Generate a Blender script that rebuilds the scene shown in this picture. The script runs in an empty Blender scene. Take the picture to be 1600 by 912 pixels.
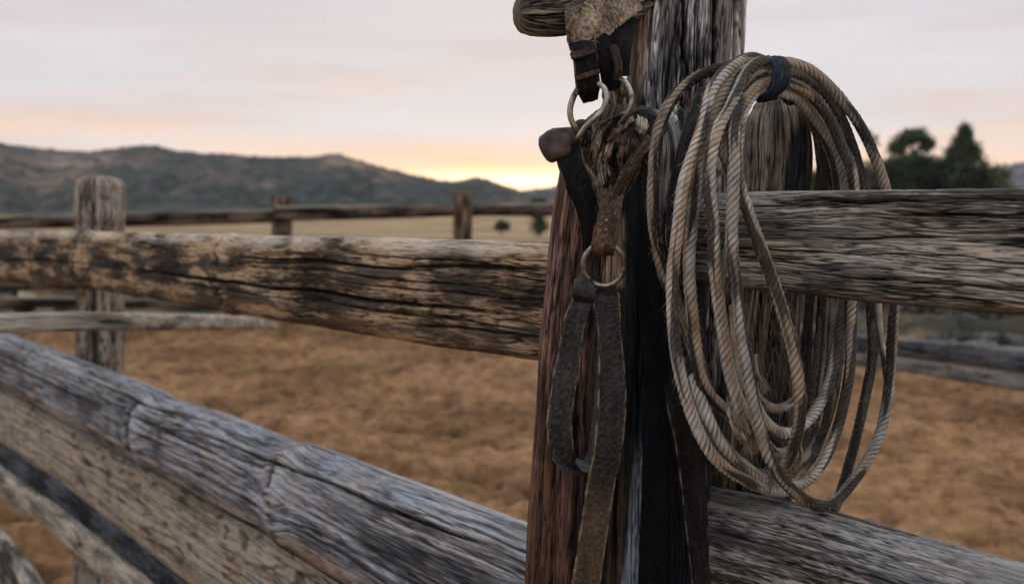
import bpy, math, random
import numpy as np
from mathutils import Vector

random.seed(7)
scene = bpy.context.scene
COL = scene.collection

# ------------------------------------------------------------------ camera
CAM = np.array([0.0, 0.0, 1.30])
F = 1556.0                      # focal length in photo pixels (1600 wide)
PITCH = math.atan(126.0 / F)
cam_d = bpy.data.cameras.new("camera")
cam_d.sensor_width = 36.0
cam_d.lens = 36.0 * F / 1600.0
cam_d.clip_start = 0.05
cam_d.clip_end = 12000
cam_d.dof.use_dof = True
cam_d.dof.focus_distance = 0.97
cam_d.dof.aperture_fstop = 5.8
cam = bpy.data.objects.new("camera", cam_d)
cam.location = CAM
cam.rotation_euler = (math.pi / 2 - PITCH, 0, 0)
COL.objects.link(cam)
scene.camera = cam

# ------------------------------------------------------------------ sky, sun, exposure
SUN_EL, SUN_AZ = math.radians(5.0), math.radians(1.5)      # azimuth measured from +Y towards +X
world = bpy.data.worlds.new("World")
scene.world = world
world.use_nodes = True
wn, wl = world.node_tree.nodes, world.node_tree.links
wn.clear()


def nd(nodes, t, **kw):
    n = nodes.new(t)
    for k, v in kw.items():
        if k.startswith("i_"):
            n.inputs[k[2:].replace("_", " ")].default_value = v
        else:
            setattr(n, k, v)
    return n


def ramp(nodes, stops):
    r = nodes.new("ShaderNodeValToRGB")
    e = r.color_ramp.elements
    while len(e) < len(stops):
        e.new(0.5)
    for s, (p, c) in zip(e, stops):
        s.position = p
        s.color = (c[0], c[1], c[2], 1) if hasattr(c, "__len__") else (c, c, c, 1)
    return r


def mth(nodes, links, op, a, b=None, c=None):
    n = nodes.new("ShaderNodeMath")
    n.operation = op
    for i, x in enumerate((a, b, c)):
        if x is None:
            continue
        if isinstance(x, (int, float)):
            n.inputs[i].default_value = x
        else:
            links.new(x, n.inputs[i])
    return n.outputs[0]


def mixc(nodes, links, fac, a, b, blend='MIX'):
    n = nodes.new("ShaderNodeMix")
    n.data_type = 'RGBA'
    n.blend_type = blend
    for s, x in ((n.inputs[0], fac), (n.inputs[6], a), (n.inputs[7], b)):
        if isinstance(x, (int, float)):
            s.default_value = x
        elif isinstance(x, tuple):
            s.default_value = (x[0], x[1], x[2], 1)
        else:
            links.new(x, s)
    return n.outputs[2]


tc = nd(wn, "ShaderNodeTexCoord")
sep = nd(wn, "ShaderNodeSeparateXYZ")
wl.new(tc.outputs["Generated"], sep.inputs[0])
z = sep.outputs[2]
# broad cloud veil, stretched along the horizon
mp = nd(wn, "ShaderNodeMapping")
mp.inputs["Scale"].default_value = (1.8, 1.8, 15.0)
wl.new(tc.outputs["Generated"], mp.inputs[0])
n1 = nd(wn, "ShaderNodeTexNoise", i_Scale=1.3, i_Detail=5.0, i_Roughness=0.5)
wl.new(mp.outputs[0], n1.inputs["Vector"])
grad = ramp(wn, [(0.0, (1.15, 0.74, 0.50)), (0.05, (1.08, 0.78, 0.58)), (0.085, (0.92, 0.74, 0.66)),
                 (0.14, (0.80, 0.71, 0.70)), (0.21, (0.76, 0.74, 0.77)), (0.42, (0.84, 0.88, 0.98)), (1.0, (1.50, 1.56, 1.68))])
zw = mth(wn, wl, 'ADD', z, mth(wn, wl, 'MULTIPLY', mth(wn, wl, 'SUBTRACT', n1.outputs[0], 0.5), 0.13))
wl.new(zw, grad.inputs[0])
cl = ramp(wn, [(0.42, 0.0), (0.58, 1.0)])
wl.new(n1.outputs[0], cl.inputs[0])
lowsky = mth(wn, wl, 'SUBTRACT', 1.0, mth(wn, wl, 'MULTIPLY', mth(wn, wl, 'MINIMUM', mth(wn, wl, 'MAXIMUM', z, 0.0), 0.5), 2.0))
veil = mixc(wn, wl, mth(wn, wl, 'MULTIPLY', mth(wn, wl, 'MULTIPLY', cl.outputs[0], lowsky), 0.8), grad.outputs[0], (0.86, 0.87, 0.91))
n2 = nd(wn, "ShaderNodeTexNoise", i_Scale=2.1, i_Detail=6.0, i_Roughness=0.55)
wl.new(mp.outputs[0], n2.inputs["Vector"])
str_ = ramp(wn, [(0.36, (0.945, 0.94, 0.95)), (0.60, (1.02, 1.02, 1.02))])
wl.new(n2.outputs[0], str_.inputs[0])
veil = mixc(wn, wl, 1.0, veil, str_.outputs[0], 'MULTIPLY')
# glow where the sun has gone behind the hills
sd = (math.sin(SUN_AZ) * math.cos(0.03), math.cos(SUN_AZ) * math.cos(0.03), math.sin(0.03))
dx = mth(wn, wl, 'SUBTRACT', sep.outputs[0], sd[0])
dz = mth(wn, wl, 'MULTIPLY', mth(wn, wl, 'SUBTRACT', z, sd[2]), 6.5)
yy = mth(wn, wl, 'GREATER_THAN', sep.outputs[1], 0.0)
r2 = mth(wn, wl, 'ADD', mth(wn, wl, 'MULTIPLY', mth(wn, wl, 'MULTIPLY', dx, dx), 0.14), mth(wn, wl, 'MULTIPLY', dz, dz))
g1 = mth(wn, wl, 'MULTIPLY', mth(wn, wl, 'EXPONENT', mth(wn, wl, 'MULTIPLY', r2, -32.0)), yy)
g2 = mth(wn, wl, 'MULTIPLY', mth(wn, wl, 'EXPONENT', mth(wn, wl, 'MULTIPLY', r2, -260.0)), yy)
c1 = mixc(wn, wl, mth(wn, wl, 'MULTIPLY', g1, 0.75), veil, (1.50, 0.80, 0.38))
c2 = mixc(wn, wl, mth(wn, wl, 'MULTIPLY', g2, 0.9), c1, (2.6, 1.95, 1.2))
bg = nd(wn, "ShaderNodeBackground", i_Strength=0.96)
wl.new(c2, bg.inputs[0])
sky = nd(wn, "ShaderNodeTexSky")
sky.sky_type = 'NISHITA'
sky.sun_disc = False
sky.sun_elevation = SUN_EL
sky.sun_rotation = SUN_AZ
bg2 = nd(wn, "ShaderNodeBackground", i_Strength=0.003)
wl.new(sky.outputs[0], bg2.inputs[0])
ad = nd(wn, "ShaderNodeAddShader")
wl.new(bg.outputs[0], ad.inputs[0])
wl.new(bg2.outputs[0], ad.inputs[1])
wo = nd(wn, "ShaderNodeOutputWorld")
wl.new(ad.outputs[0], wo.inputs[0])

sun_d = bpy.data.lights.new("sun", 'SUN')
sun_d.energy = 1.1
sun_d.angle = math.radians(10)
sun_d.color = (1.0, 0.72, 0.48)
sun = bpy.data.objects.new("sun", sun_d)
sv = Vector((math.sin(SUN_AZ) * math.cos(SUN_EL), math.cos(SUN_AZ) * math.cos(SUN_EL), math.sin(SUN_EL)))
sun.rotation_euler = sv.to_track_quat('Z', 'Y').to_euler()
COL.objects.link(sun)

scene.view_settings.view_transform = 'Standard'
scene.view_settings.look = 'None'
scene.view_settings.exposure = 0.0
scene.view_settings.gamma = 1.0


# ------------------------------------------------------------------ numeric helpers
def ray(px, py):
    px = np.asarray(px, float)
    py = np.asarray(py, float)
    x = (px - 800) / F
    yu = (456 - py) / F
    return np.stack(np.broadcast_arrays(x, math.cos(PITCH) + math.sin(PITCH) * yu,
                                        -math.sin(PITCH) + math.cos(PITCH) * yu), -1)


def P(px, py, Y):
    d = ray(px, py)
    return CAM + d * (np.asarray(Y, float) / d[..., 1])[..., None]


FD = np.array([-0.641, 0.767, 0.0])     # the direction of the near fence, away from the camera
FN = np.array([0.767, 0.641, 0.0])      # across it, away from the camera
Q0 = np.array([0.031, 1.2, 0.0])


def onfence(px, py, off=0.0):
    d = ray(px, py)
    t = (FN @ Q0 + off) / (d @ FN)
    return CAM + d * t[..., None]


def unit(a):
    return a / np.maximum(np.linalg.norm(a, axis=-1, keepdims=True), 1e-12)


_tab = {}


def perlin(x, y, seed=0):
    if seed not in _tab:
        rs = np.random.RandomState(seed + 11)
        p = rs.permutation(512)
        a = rs.rand(512) * 2 * np.pi
        _tab[seed] = (p, np.cos(a), np.sin(a))
    p, gx, gy = _tab[seed]
    x, y = np.broadcast_arrays(x, y)
    xi = np.floor(x).astype(np.int64)
    yi = np.floor(y).astype(np.int64)
    fx = x - xi
    fy = y - yi
    u = fx * fx * fx * (fx * (fx * 6 - 15) + 10)
    v = fy * fy * fy * (fy * (fy * 6 - 15) + 10)

    def g(ix, iy, dx_, dy_):
        h = p[(p[ix & 511] + iy) & 511]
        return gx[h] * dx_ + gy[h] * dy_
    a = g(xi, yi, fx, fy)
    b = g(xi + 1, yi, fx - 1, fy)
    c = g(xi, yi + 1, fx, fy - 1)
    d = g(xi + 1, yi + 1, fx - 1, fy - 1)
    return 1.6 * ((a * (1 - u) + b * u) * (1 - v) + (c * (1 - u) + d * u) * v)


def fbm(x, y, seed=0, oct=3, gain=0.5):
    s, a = 0, 1.0
    for i in range(oct):
        s = s + a * perlin(x * 2 ** i, y * 2 ** i, seed + i * 7)
        a *= gain
    return s


def sst(a, b, x):
    t = np.clip((x - a) / (b - a), 0, 1)
    return t * t * (3 - 2 * t)


def cat(keys, n):
    """Smooth curve through the key rows (n rows out), evenly spaced by the length of the first three columns."""
    K = np.asarray(keys, float)
    if len(K) == 2:
        t = np.linspace(0, 1, n)[:, None]
        return K[0] * (1 - t) + K[1] * t
    Kx = np.vstack([2 * K[0] - K[1], K, 2 * K[-1] - K[-2]])
    out = []
    for i in range(len(K) - 1):
        p0, p1, p2, p3 = Kx[i:i + 4]
        t = np.linspace(0, 1, 24, endpoint=False)[:, None]
        out.append(0.5 * (2 * p1 + (p2 - p0) * t + (2 * p0 - 5 * p1 + 4 * p2 - p3) * t ** 2 + (3 * p1 - p0 - 3 * p2 + p3) * t ** 3))
    out.append(K[-1:])
    D = np.vstack(out)
    s = np.r_[0, np.cumsum(np.linalg.norm(np.diff(D[:, :3], axis=0), axis=1) + 1e-9)]
    q = np.linspace(0, s[-1], n)
    return np.stack([np.interp(q, s, D[:, k]) for k in range(D.shape[1])], 1)


def mesh_grid(name, V, wrap, UV, C, mat, parent=None):
    n, m = V.shape[:2]
    me = bpy.data.meshes.new(name)
    me.vertices.add(n * m)
    me.vertices.foreach_set("co", V.reshape(-1).astype(np.float32))
    mm = m if wrap else m - 1
    i = np.arange(n - 1)[:, None]
    j = np.arange(mm)[None, :]
    j2 = (j + 1) % m
    q = np.stack([i * m + j, i * m + j2, (i + 1) * m + j2, (i + 1) * m + j], -1).reshape(-1, 4)
    nf = len(q)
    me.loops.add(nf * 4)
    me.loops.foreach_set("vertex_index", q.reshape(-1).astype(np.int32))
    me.polygons.add(nf)
    me.polygons.foreach_set("loop_start", (np.arange(nf) * 4).astype(np.int32))
    me.polygons.foreach_set("use_smooth", np.ones(nf, bool))
    if UV is not None:
        at = me.attributes.new("grain", 'FLOAT2', 'POINT')
        at.data.foreach_set("vector", UV.reshape(-1).astype(np.float32))
    if C is not None:
        at = me.attributes.new("tint", 'FLOAT_COLOR', 'POINT')
        cc = np.ones((n * m, 4), np.float32)
        cc[:, :3] = np.clip(C.reshape(-1, 3), 0.002, 1)
        at.data.foreach_set("color", cc.reshape(-1))
    me.update(calc_edges=True)
    me.validate()
    me.materials.append(mat)
    return link(name, me, parent)


def link(name, me, parent=None):
    o = bpy.data.objects.new(name, me)
    COL.objects.link(o)
    if parent is not None:
        o.parent = parent
        o.matrix_parent_inverse = parent.matrix_world.inverted()
    return o


def thing(name, label, cat_, loc, group=None):
    o = bpy.data.objects.new(name, None)
    o.empty_display_size = 0.05
    COL.objects.link(o)
    o.location = loc
    o.matrix_world.translation = Vector(loc)
    bpy.context.view_layer.update()
    o["label"] = label
    o["category"] = cat_
    if group:
        o["group"] = group
    return o


def sweep(name, C, A, ra, rb, n_around, field, mat, parent=None, ex=2.0, caps=(0, 0), lobes=None, shape=None, front=2.5):
    """Sweep a superellipse along C. A: unit direction of the first half axis. field(u, v, X, Yc, i01) -> (offset, colour)"""
    C = np.asarray(C, float)
    n = len(C)
    ra = np.broadcast_to(ra, n).astype(float)
    rb = np.broadcast_to(rb, n).astype(float)
    T = unit(np.gradient(C, axis=0))
    A = unit(A - (A * T).sum(-1, keepdims=True) * T)
    B = np.cross(T, A)
    th = np.linspace(0, 2 * np.pi, 1440, endpoint=False)

    def prof(t):
        c, s = np.cos(t), np.sin(t)
        return np.sign(c) * np.abs(c) ** (2 / ex), np.sign(s) * np.abs(s) ** (2 / ex)
    px, py = prof(th)
    k = n // 2
    Q = px[:, None] * A[k] * ra[k] + py[:, None] * B[k] * rb[k]
    dl = np.linalg.norm(np.roll(Q, -1, 0) - Q, axis=1)
    tocam = unit(CAM - C[k])
    nn = unit(np.cross(np.roll(Q, -1, 0) - np.roll(Q, 1, 0), T[k]))
    w = dl * (1 + front * sst(-0.15, 0.2, nn @ tocam))
    # start the seam at the back
    s0 = int(np.argmin(Q @ tocam))
    idx = (np.arange(1440) + s0) % 1440
    cw = np.r_[0, np.cumsum(w[idx])]
    cl_ = np.r_[0, np.cumsum(dl[idx])]
    q = np.linspace(0, cw[-1], n_around, endpoint=False)
    thf = np.interp(q, cw, np.arange(1441)) / 1440 * 2 * np.pi + th[s0]
    varc = np.interp(q, cw, cl_)
    X, Yc = prof(thf)
    if caps[0] or caps[1]:
        reps = 12
        sc_rows = np.ones(n)
        t = np.linspace(0, 1, reps + 1)[1:]
        if caps[1]:
            C = np.vstack([C, C[-1] + T[-1] * (caps[1] * t)[:, None]])
            sc = np.sqrt(np.maximum(1 - t ** 2, 0)) + 1e-4
            ra = np.r_[ra, ra[-1] * sc]
            rb = np.r_[rb, rb[-1] * sc]
            sc_rows = np.r_[sc_rows, sc]
            A = np.vstack([A, np.repeat(A[-1:], reps, 0)])
            B = np.vstack([B, np.repeat(B[-1:], reps, 0)])
        if caps[0]:
            t = t[::-1]
            C = np.vstack([C[0] - T[0] * (caps[0] * t)[:, None], C])
            sc = np.sqrt(np.maximum(1 - t ** 2, 0)) + 1e-4
            ra = np.r_[ra[0] * sc, ra]
            rb = np.r_[rb[0] * sc, rb]
            sc_rows = np.r_[sc, sc_rows]
            A = np.vstack([np.repeat(A[:1], reps, 0), A])
            B = np.vstack([np.repeat(B[:1], reps, 0), B])
    n = len(C)
    s = np.r_[0, np.cumsum(np.linalg.norm(np.diff(C, axis=0), axis=1))]
    U = np.repeat(s[:, None], n_around, 1)
    Vv = np.repeat(varc[None, :], n, 0)
    I = np.repeat(np.linspace(0, 1, n)[:, None], n_around, 1)
    XX = np.repeat(X[None], n, 0)
    YY = np.repeat(Yc[None], n, 0)
    TH = np.repeat(thf[None], n, 0)
    sc = shape(U, TH, I) if shape else 1.0
    V = C[:, None] + A[:, None] * (XX * ra[:, None] * sc)[..., None] + B[:, None] * (YY * rb[:, None] * sc)[..., None]
    off, colr = field(U, Vv, XX, YY, I, V)
    ncap = 12
    for end, cp in enumerate(caps):
        if cp and lobes is None and shape is None:
            sl = slice(0, ncap) if end == 0 else slice(n - ncap, n)
            q3 = V[sl] * 130
            nzc = fbm(q3[..., 0] + 3.1, q3[..., 1] + q3[..., 2], 991, 3)
            inner = (1 - sc_rows[sl] ** 2)[:, None, None]
            base_c = colr[sl].mean((0, 1)) * 1.15
            colr[sl] = colr[sl] * (1 - inner) + base_c * (1 + 0.7 * nzc[..., None]) * inner
            off[sl] = off[sl] * (1 - inner[..., 0]) + 0.0006 * nzc * inner[..., 0]
    gu = np.gradient(V, axis=0)
    gv = np.roll(V, -1, 1) - np.roll(V, 1, 1)
    N = unit(np.cross(gv, gu))
    sgn = np.sign(((V - C[:, None]) * N).sum(-1).mean())
    taper = np.minimum(1, np.minimum(ra, rb) / max(1e-9, min(np.median(ra), np.median(rb))))[:, None]
    V = V + N * sgn * (off * taper)[..., None]
    if sgn < 0:
        V = V[:, ::-1]
        U, Vv, colr = U[:, ::-1], Vv[:, ::-1], colr[:, ::-1]
    # normals must point outwards: quads are wound (i, j) -> (i, j+1)
    return mesh_grid(name, V, True, np.stack([U, Vv], -1), colr, mat, parent)


# ------------------------------------------------------------------ wood surface as geometry
def woodfield(seed, pal, amp=1.0, fine=1.0, cr=1.0, knots=(), blotch=0.5, big=(), paint=None, fib=1.0, bs=1.0, warp=1.0, rnd=0, rmax=1.0):
    """pal: dark, mid, light. knots: (i, vfrac-like X/Y test centre u, v, ru, rv, amp). big: functions adding wide cracks."""
    dark, mid, light = [np.array(c, float) for c in pal]

    if rnd:
        r_ = np.random.RandomState(seed)
        big = list(big)
        for _ in range(rnd):
            i0 = r_.rand() * rmax
            xa = r_.rand() * 1.8 - 0.9
            big.append((i0, min(1.0, i0 + rmax * (0.15 + 0.5 * r_.rand())), xa, xa + 0.12 * r_.randn(), 0.007 + 0.014 * r_.rand(), 0.004 + 0.010 * r_.rand()))

    def f(U, V, X, Y, I, pos):
        v = V + warp * (0.007 * perlin(U * 3.2, V * 9, seed) + 0.0016 * perlin(U * 16, V * 45, seed + 1))
        bulge = 0
        pit = 0
        halo = 0
        for (ku, kx, ru, rv, ka) in knots:      # ku along 0..1, kx across (X), radii in metres
            du = (U - U[int(np.clip(ku, 0, 1) * (len(U) - 1)), 0]) / ru
            kv = (X - kx) * rv[0] / rv[1] if isinstance(rv, tuple) else (X - kx) / rv
            r = np.sqrt(du ** 2 + kv ** 2) + 1e-6
            front = (Y * FRONT_SIGN[0] > 0)
            g = np.exp(-r ** 2 * 0.8) * front
            v = v + ka * 1.3 * g * np.sign(X - kx)
            bulge = bulge + ka * g
            dw = du * 2.6 + 0.9 * perlin(U * 8, V * 22, seed + 5) + 0.5 * perlin(U * 30, V * 70, seed + 25)
            pit = np.maximum(pit, np.exp(-dw ** 2 * 1.6) * np.exp(-(kv * 1.05) ** 4) * front * sst(-0.45, 0.25, perlin(U * 20, V * 45, seed + 26)))
            halo = halo + np.exp(-(dw - 2.0) ** 2 * 0.5) * np.exp(-(kv * 0.9) ** 4) * front
        v = v + warp * 0.0022 * perlin(U * 10, V * 26, seed + 15)
        f1 = perlin(U * 5 * fib, v * 115 * fine, seed + 2)
        f3 = perlin(U * 30 * fib, v * 640 * fine, seed + 13)
        l2 = sst(0.13, 0.0, np.abs(perlin(U * 6 * fib, v * 95 * fine, seed + 3))) * sst(-0.35, 0.1, perlin(U * 9, v * 60, seed + 16))
        l3 = sst(0.24, 0.0, np.abs(perlin(U * 14 * fib, v * 210 * fine, seed + 14)))
        l4 = sst(0.3, 0.0, np.abs(perlin(U * 22 * fib, v * 380 * fine, seed + 18)))
        f4 = perlin(U * 60, v * 420 * fine, seed + 17)
        c1 = np.abs(perlin(U * 2.2 * fib, v * 38 * fine, seed + 4))
        on1 = sst(-0.1, 0.35, perlin(U * 3.1, v * 17, seed + 6))
        k1 = sst(0.065, 0.0, c1) * on1
        lump = fbm(U * 7, V * 14, seed + 10, 2)
        off = amp * (0.0005 * f1 + 0.0003 * f3 - cr * 0.0050 * k1 - cr * 0.0022 * l2 - 0.0010 * l3 - 0.0004 * l4 + 0.0012 * lump) + bulge - 0.008 * pit
        t = 0.76 + 0.34 * f1 + 0.22 * f3 + 0.08 * f4 - 0.46 * l3 - 0.26 * l4
        low = fbm(U * 4.5 * bs, V * 20 * bs, seed + 20, 3)
        t = t + blotch * low + 0.35 * halo
        bigk = 0
        for (i0, i1, xa, xb, wd, dp) in big:          # a long check along the grain
            xc = xa + (xb - xa) * (I - i0) / max(1e-6, (i1 - i0)) + 0.05 * perlin(I * 14, I * 0 + 3.3, seed + 30)
            within = sst(i0, i0 + 0.3 * (i1 - i0), I) * sst(i1, i1 - 0.3 * (i1 - i0), I) * (Y * FRONT_SIGN[0] > 0)
            wv = wd * (1 + 0.5 * perlin(I * 40, X * 0, seed + 31))
            g = np.exp(-((X - xc) / wv) ** 2) * within
            off = off - dp * g
            bigk = np.maximum(bigk, g)
        t = sst(-0.05, 1.05, t)[..., None]
        c = np.where(t < 0.5, dark + (mid - dark) * t * 2, mid + (light - mid) * (t - 0.5) * 2)
        if paint is not None:
            c = paint(c, U, V, X, Y, I, t, seed)
        kk = np.clip(1.0 * k1 + 0.8 * l2 + 0.9 * pit + 0.9 * bigk, 0, 0.92)[..., None]
        c = c * (1 - kk) + np.array([0.012, 0.010, 0.009]) * kk
        hue = perlin(U * 9, V * 25, seed + 40)[..., None]
        c = c * (1 + 0.10 * hue * np.array([1.0, 0.1, -1.0]))
        return off, c
    return f


FRONT_SIGN = [1]


# ------------------------------------------------------------------ materials
def base_mat(name):
    m = bpy.data.materials.new(name)
    m.use_nodes = True
    n, l = m.node_tree.nodes, m.node_tree.links
    b = n["Principled BSDF"]
    return m, n, l, b


def grain_mat(name, su=38.0, sv=900.0, contrast=0.55, bump=0.5, dist=0.0006, rough=(0.6, 0.95), spec=0.08, detail=4.0):
    m, n, l, b = base_mat(name)
    at = nd(n, "ShaderNodeAttribute", attribute_name="tint")
    gr = nd(n, "ShaderNodeAttribute", attribute_name="grain")
    mp = nd(n, "ShaderNodeMapping")
    mp.inputs["Scale"].default_value = (su, sv, 1)
    l.new(gr.outputs["Vector"], mp.inputs[0])
    nz = nd(n, "ShaderNodeTexNoise", i_Scale=1.0, i_Detail=detail, i_Roughness=0.6)
    l.new(mp.outputs[0], nz.inputs["Vector"])
    r = ramp(n, [(0.28, 1 - contrast), (0.5, 1.0), (0.75, 1 + contrast)])
    l.new(nz.outputs[0], r.inputs[0])
    c = mixc(n, l, 1.0, at.outputs["Color"], r.outputs[0], 'MULTIPLY')
    l.new(c, b.inputs["Base Color"])
    rr = nd(n, "ShaderNodeMapRange")
    rr.inputs["To Min"].default_value = rough[1]
    rr.inputs["To Max"].default_value = rough[0]
    l.new(nz.outputs[0], rr.inputs["Value"])
    l.new(rr.outputs[0], b.inputs["Roughness"])
    b.inputs["Specular IOR Level"].default_value = spec
    bp = nd(n, "ShaderNodeBump", i_Strength=bump, i_Distance=dist)
    l.new(nz.outputs[0], bp.inputs["Height"])
    l.new(bp.outputs[0], b.inputs["Normal"])
    return m


def leather_mat(name, scale=420.0, rough=(0.30, 0.62), bump=0.45, spec=0.24):
    m, n, l, b = base_mat(name)
    at = nd(n, "ShaderNodeAttribute", attribute_name="tint")
    tcn = nd(n, "ShaderNodeTexCoord")
    vo = nd(n, "ShaderNodeTexVoronoi", i_Scale=scale)
    l.new(tcn.outputs["Object"], vo.inputs["Vector"])
    nz = nd(n, "ShaderNodeTexNoise", i_Scale=scale * 0.35, i_Detail=5.0, i_Roughness=0.65)
    l.new(tcn.outputs["Object"], nz.inputs["Vector"])
    sp = nd(n, "ShaderNodeTexNoise", i_Scale=scale * 1.4, i_Detail=2.0)
    l.new(tcn.outputs["Object"], sp.inputs["Vector"])
    r = ramp(n, [(0.3, 0.72), (0.5, 1.0), (0.72, 1.35)])
    l.new(nz.outputs[0], r.inputs[0])
    c = mixc(n, l, 1.0, at.outputs["Color"], r.outputs[0], 'MULTIPLY')
    dust = ramp(n, [(0.72, 0.0), (0.82, 0.45)])
    l.new(sp.outputs[0], dust.inputs[0])
    c = mixc(n, l, dust.outputs[0], c, (0.22, 0.19, 0.15))
    l.new(c, b.inputs["Base Color"])
    rr = nd(n, "ShaderNodeMapRange")
    rr.inputs["To Min"].default_value = rough[0]
    rr.inputs["To Max"].default_value = rough[1]
    l.new(nz.outputs[0], rr.inputs["Value"])
    l.new(rr.outputs[0], b.inputs["Roughness"])
    b.inputs["Specular IOR Level"].default_value = spec
    h = mth(n, l, 'ADD', mth(n, l, 'MULTIPLY', vo.outputs["Distance"], 0.5), nz.outputs[0])
    bp = nd(n, "ShaderNodeBump", i_Strength=bump, i_Distance=0.0008)
    l.new(h, bp.inputs["Height"])
    l.new(bp.outputs[0], b.inputs["Normal"])
    return m


def metal_mat(name, c1, c2, rough=0.33):
    m, n, l, b = base_mat(name)
    tcn = nd(n, "ShaderNodeTexCoord")
    nz = nd(n, "ShaderNodeTexNoise", i_Scale=70.0, i_Detail=5.0, i_Roughness=0.7)
    l.new(tcn.outputs["Object"], nz.inputs["Vector"])
    r = ramp(n, [(0.38, c1), (0.62, c2)])
    l.new(nz.outputs[0], r.inputs[0])
    l.new(r.outputs[0], b.inputs["Base Color"])
    b.inputs["Metallic"].default_value = 0.9
    rr = nd(n, "ShaderNodeMapRange")
    rr.inputs["To Min"].default_value = rough + 0.2
    rr.inputs["To Max"].default_value = rough - 0.1
    l.new(nz.outputs[0], rr.inputs["Value"])
    l.new(rr.outputs[0], b.inputs["Roughness"])
    bp = nd(n, "ShaderNodeBump", i_Strength=0.3, i_Distance=0.0003)
    l.new(nz.outputs[0], bp.inputs["Height"])
    l.new(bp.outputs[0], b.inputs["Normal"])
    return m


M_WOOD = grain_mat("weathered_wood")
M_WOOD_UP = grain_mat("weathered_post_wood", su=50, sv=800, contrast=0.6, bump=0.6, spec=0.10)
M_ROPE = grain_mat("rope_fibre", su=160.0, sv=2400.0, contrast=0.5, bump=0.7, dist=0.0005, rough=(0.8, 0.98), spec=0.15, detail=3.0)
M_LEATHER = leather_mat("oiled_leather")
M_BLACK = leather_mat("matt_black_leather", rough=(0.5, 0.8), bump=0.35, spec=0.07)
M_HIDE = leather_mat("rawhide", scale=260.0, rough=(0.75, 0.95), bump=0.5, spec=0.2)
M_STEEL = metal_mat("worn_steel", (0.10, 0.08, 0.06), (0.40, 0.375, 0.34))
M_BRONZE = metal_mat("tarnished_bronze", (0.10, 0.075, 0.05), (0.34, 0.27, 0.19), 0.42)
M_CORD = grain_mat("blue_cord", su=300, sv=3000, contrast=0.5, bump=0.6, rough=(0.6, 0.9), spec=0.12)


# ------------------------------------------------------------------ near corral fence
GREYW = ((0.011, 0.010, 0.009), (0.092, 0.082, 0.070), (0.38, 0.345, 0.295))
TANW = ((0.010, 0.008, 0.006), (0.075, 0.053, 0.035), (0.38, 0.275, 0.175))
BLUEW = ((0.018, 0.019, 0.021), (0.125, 0.127, 0.131), (0.37, 0.375, 0.39))
POSTW = ((0.010, 0.010, 0.012), (0.19, 0.186, 0.188), (0.66, 0.66, 0.67))

base = onfence(np.array([950.0]), np.array([900.0]), 0.0)[0]
near = thing("corral_fence", "weathered split rail corral fence with thick charred post in the foreground", "fence",
             (base[0], base[1], 0.0))


def rail(stations, off, thick, nl, na, field, mat=M_WOOD, ex=2.8, caps=(0.006, 0.006), label=None, parent=near, tilt=0.0):
    """stations: (px, top y, bottom y) where the rail shows in the photograph, on the plane of the fence."""
    S = np.array(stations, float)
    top = onfence(S[:, 0], S[:, 1], off)
    bot = onfence(S[:, 0], S[:, 2], off)
    # use one vertical plane section per station
    bot[:, :2] = top[:, :2]
    r = (top[:, 2] - bot[:, 2]) / 2
    ctr = (top + bot) / 2
    K = cat(np.c_[ctr, r], 3000)
    pxk = (K[:, 0] - CAM[0]) / K[:, 1]
    q = np.linspace(pxk[0], pxk[-1], nl)
    K = np.stack([np.interp(q, pxk, K[:, k]) for k in range(4)], 1)
    C = K[:, :3]
    A = np.repeat(np.array([[0.0, 0, 1.0]]) + tilt * FN[None], nl, 0)
    o = sweep("rail", C, A, K[:, 3], thick / 2, na, field, mat, parent, ex=ex, caps=caps)
    if label:
        o["label"] = label
    return o


def vstations(xs, ytop, ybot):
    return [(x, np.interp(x, *zip(*ytop)), np.interp(x, *zip(*ybot))) for x in xs]


# A x T for these rails: T runs along the fence; B = T x A. For stations from left (far) to right (near) T = -FD -> B = cross(-FD, z)
bsign = float(np.sign(np.cross(-FD, [0, 0, 1.0]) @ (-FN)))     # Y>0 side faces the camera when this is +1
FRONT_SIGN[0] = 1 if bsign > 0 else -1


def mixto(c, k, col_):
    k = np.clip(k, 0, 1)[..., None]
    return c * (1 - k) + np.array(col_) * k


def paint_left_top(c, U, V, X, Y, I, t, seed):
    # charcoal patches on the face, a paler shoulder with the light on top painted in
    p = fbm(U * 6.0, V * 30, seed + 50, 3)
    face = sst(0.62, 0.35, X)
    k = (sst(-0.10, 0.28, p) * face * 0.84)[..., None]
    c = c * (1 - k) + np.array([0.030, 0.026, 0.024]) * k
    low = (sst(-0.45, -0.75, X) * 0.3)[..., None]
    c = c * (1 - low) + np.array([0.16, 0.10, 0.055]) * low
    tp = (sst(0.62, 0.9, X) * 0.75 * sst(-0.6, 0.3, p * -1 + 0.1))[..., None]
    return c * (1 - tp) + np.array([0.47, 0.40, 0.32]) * tp


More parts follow.
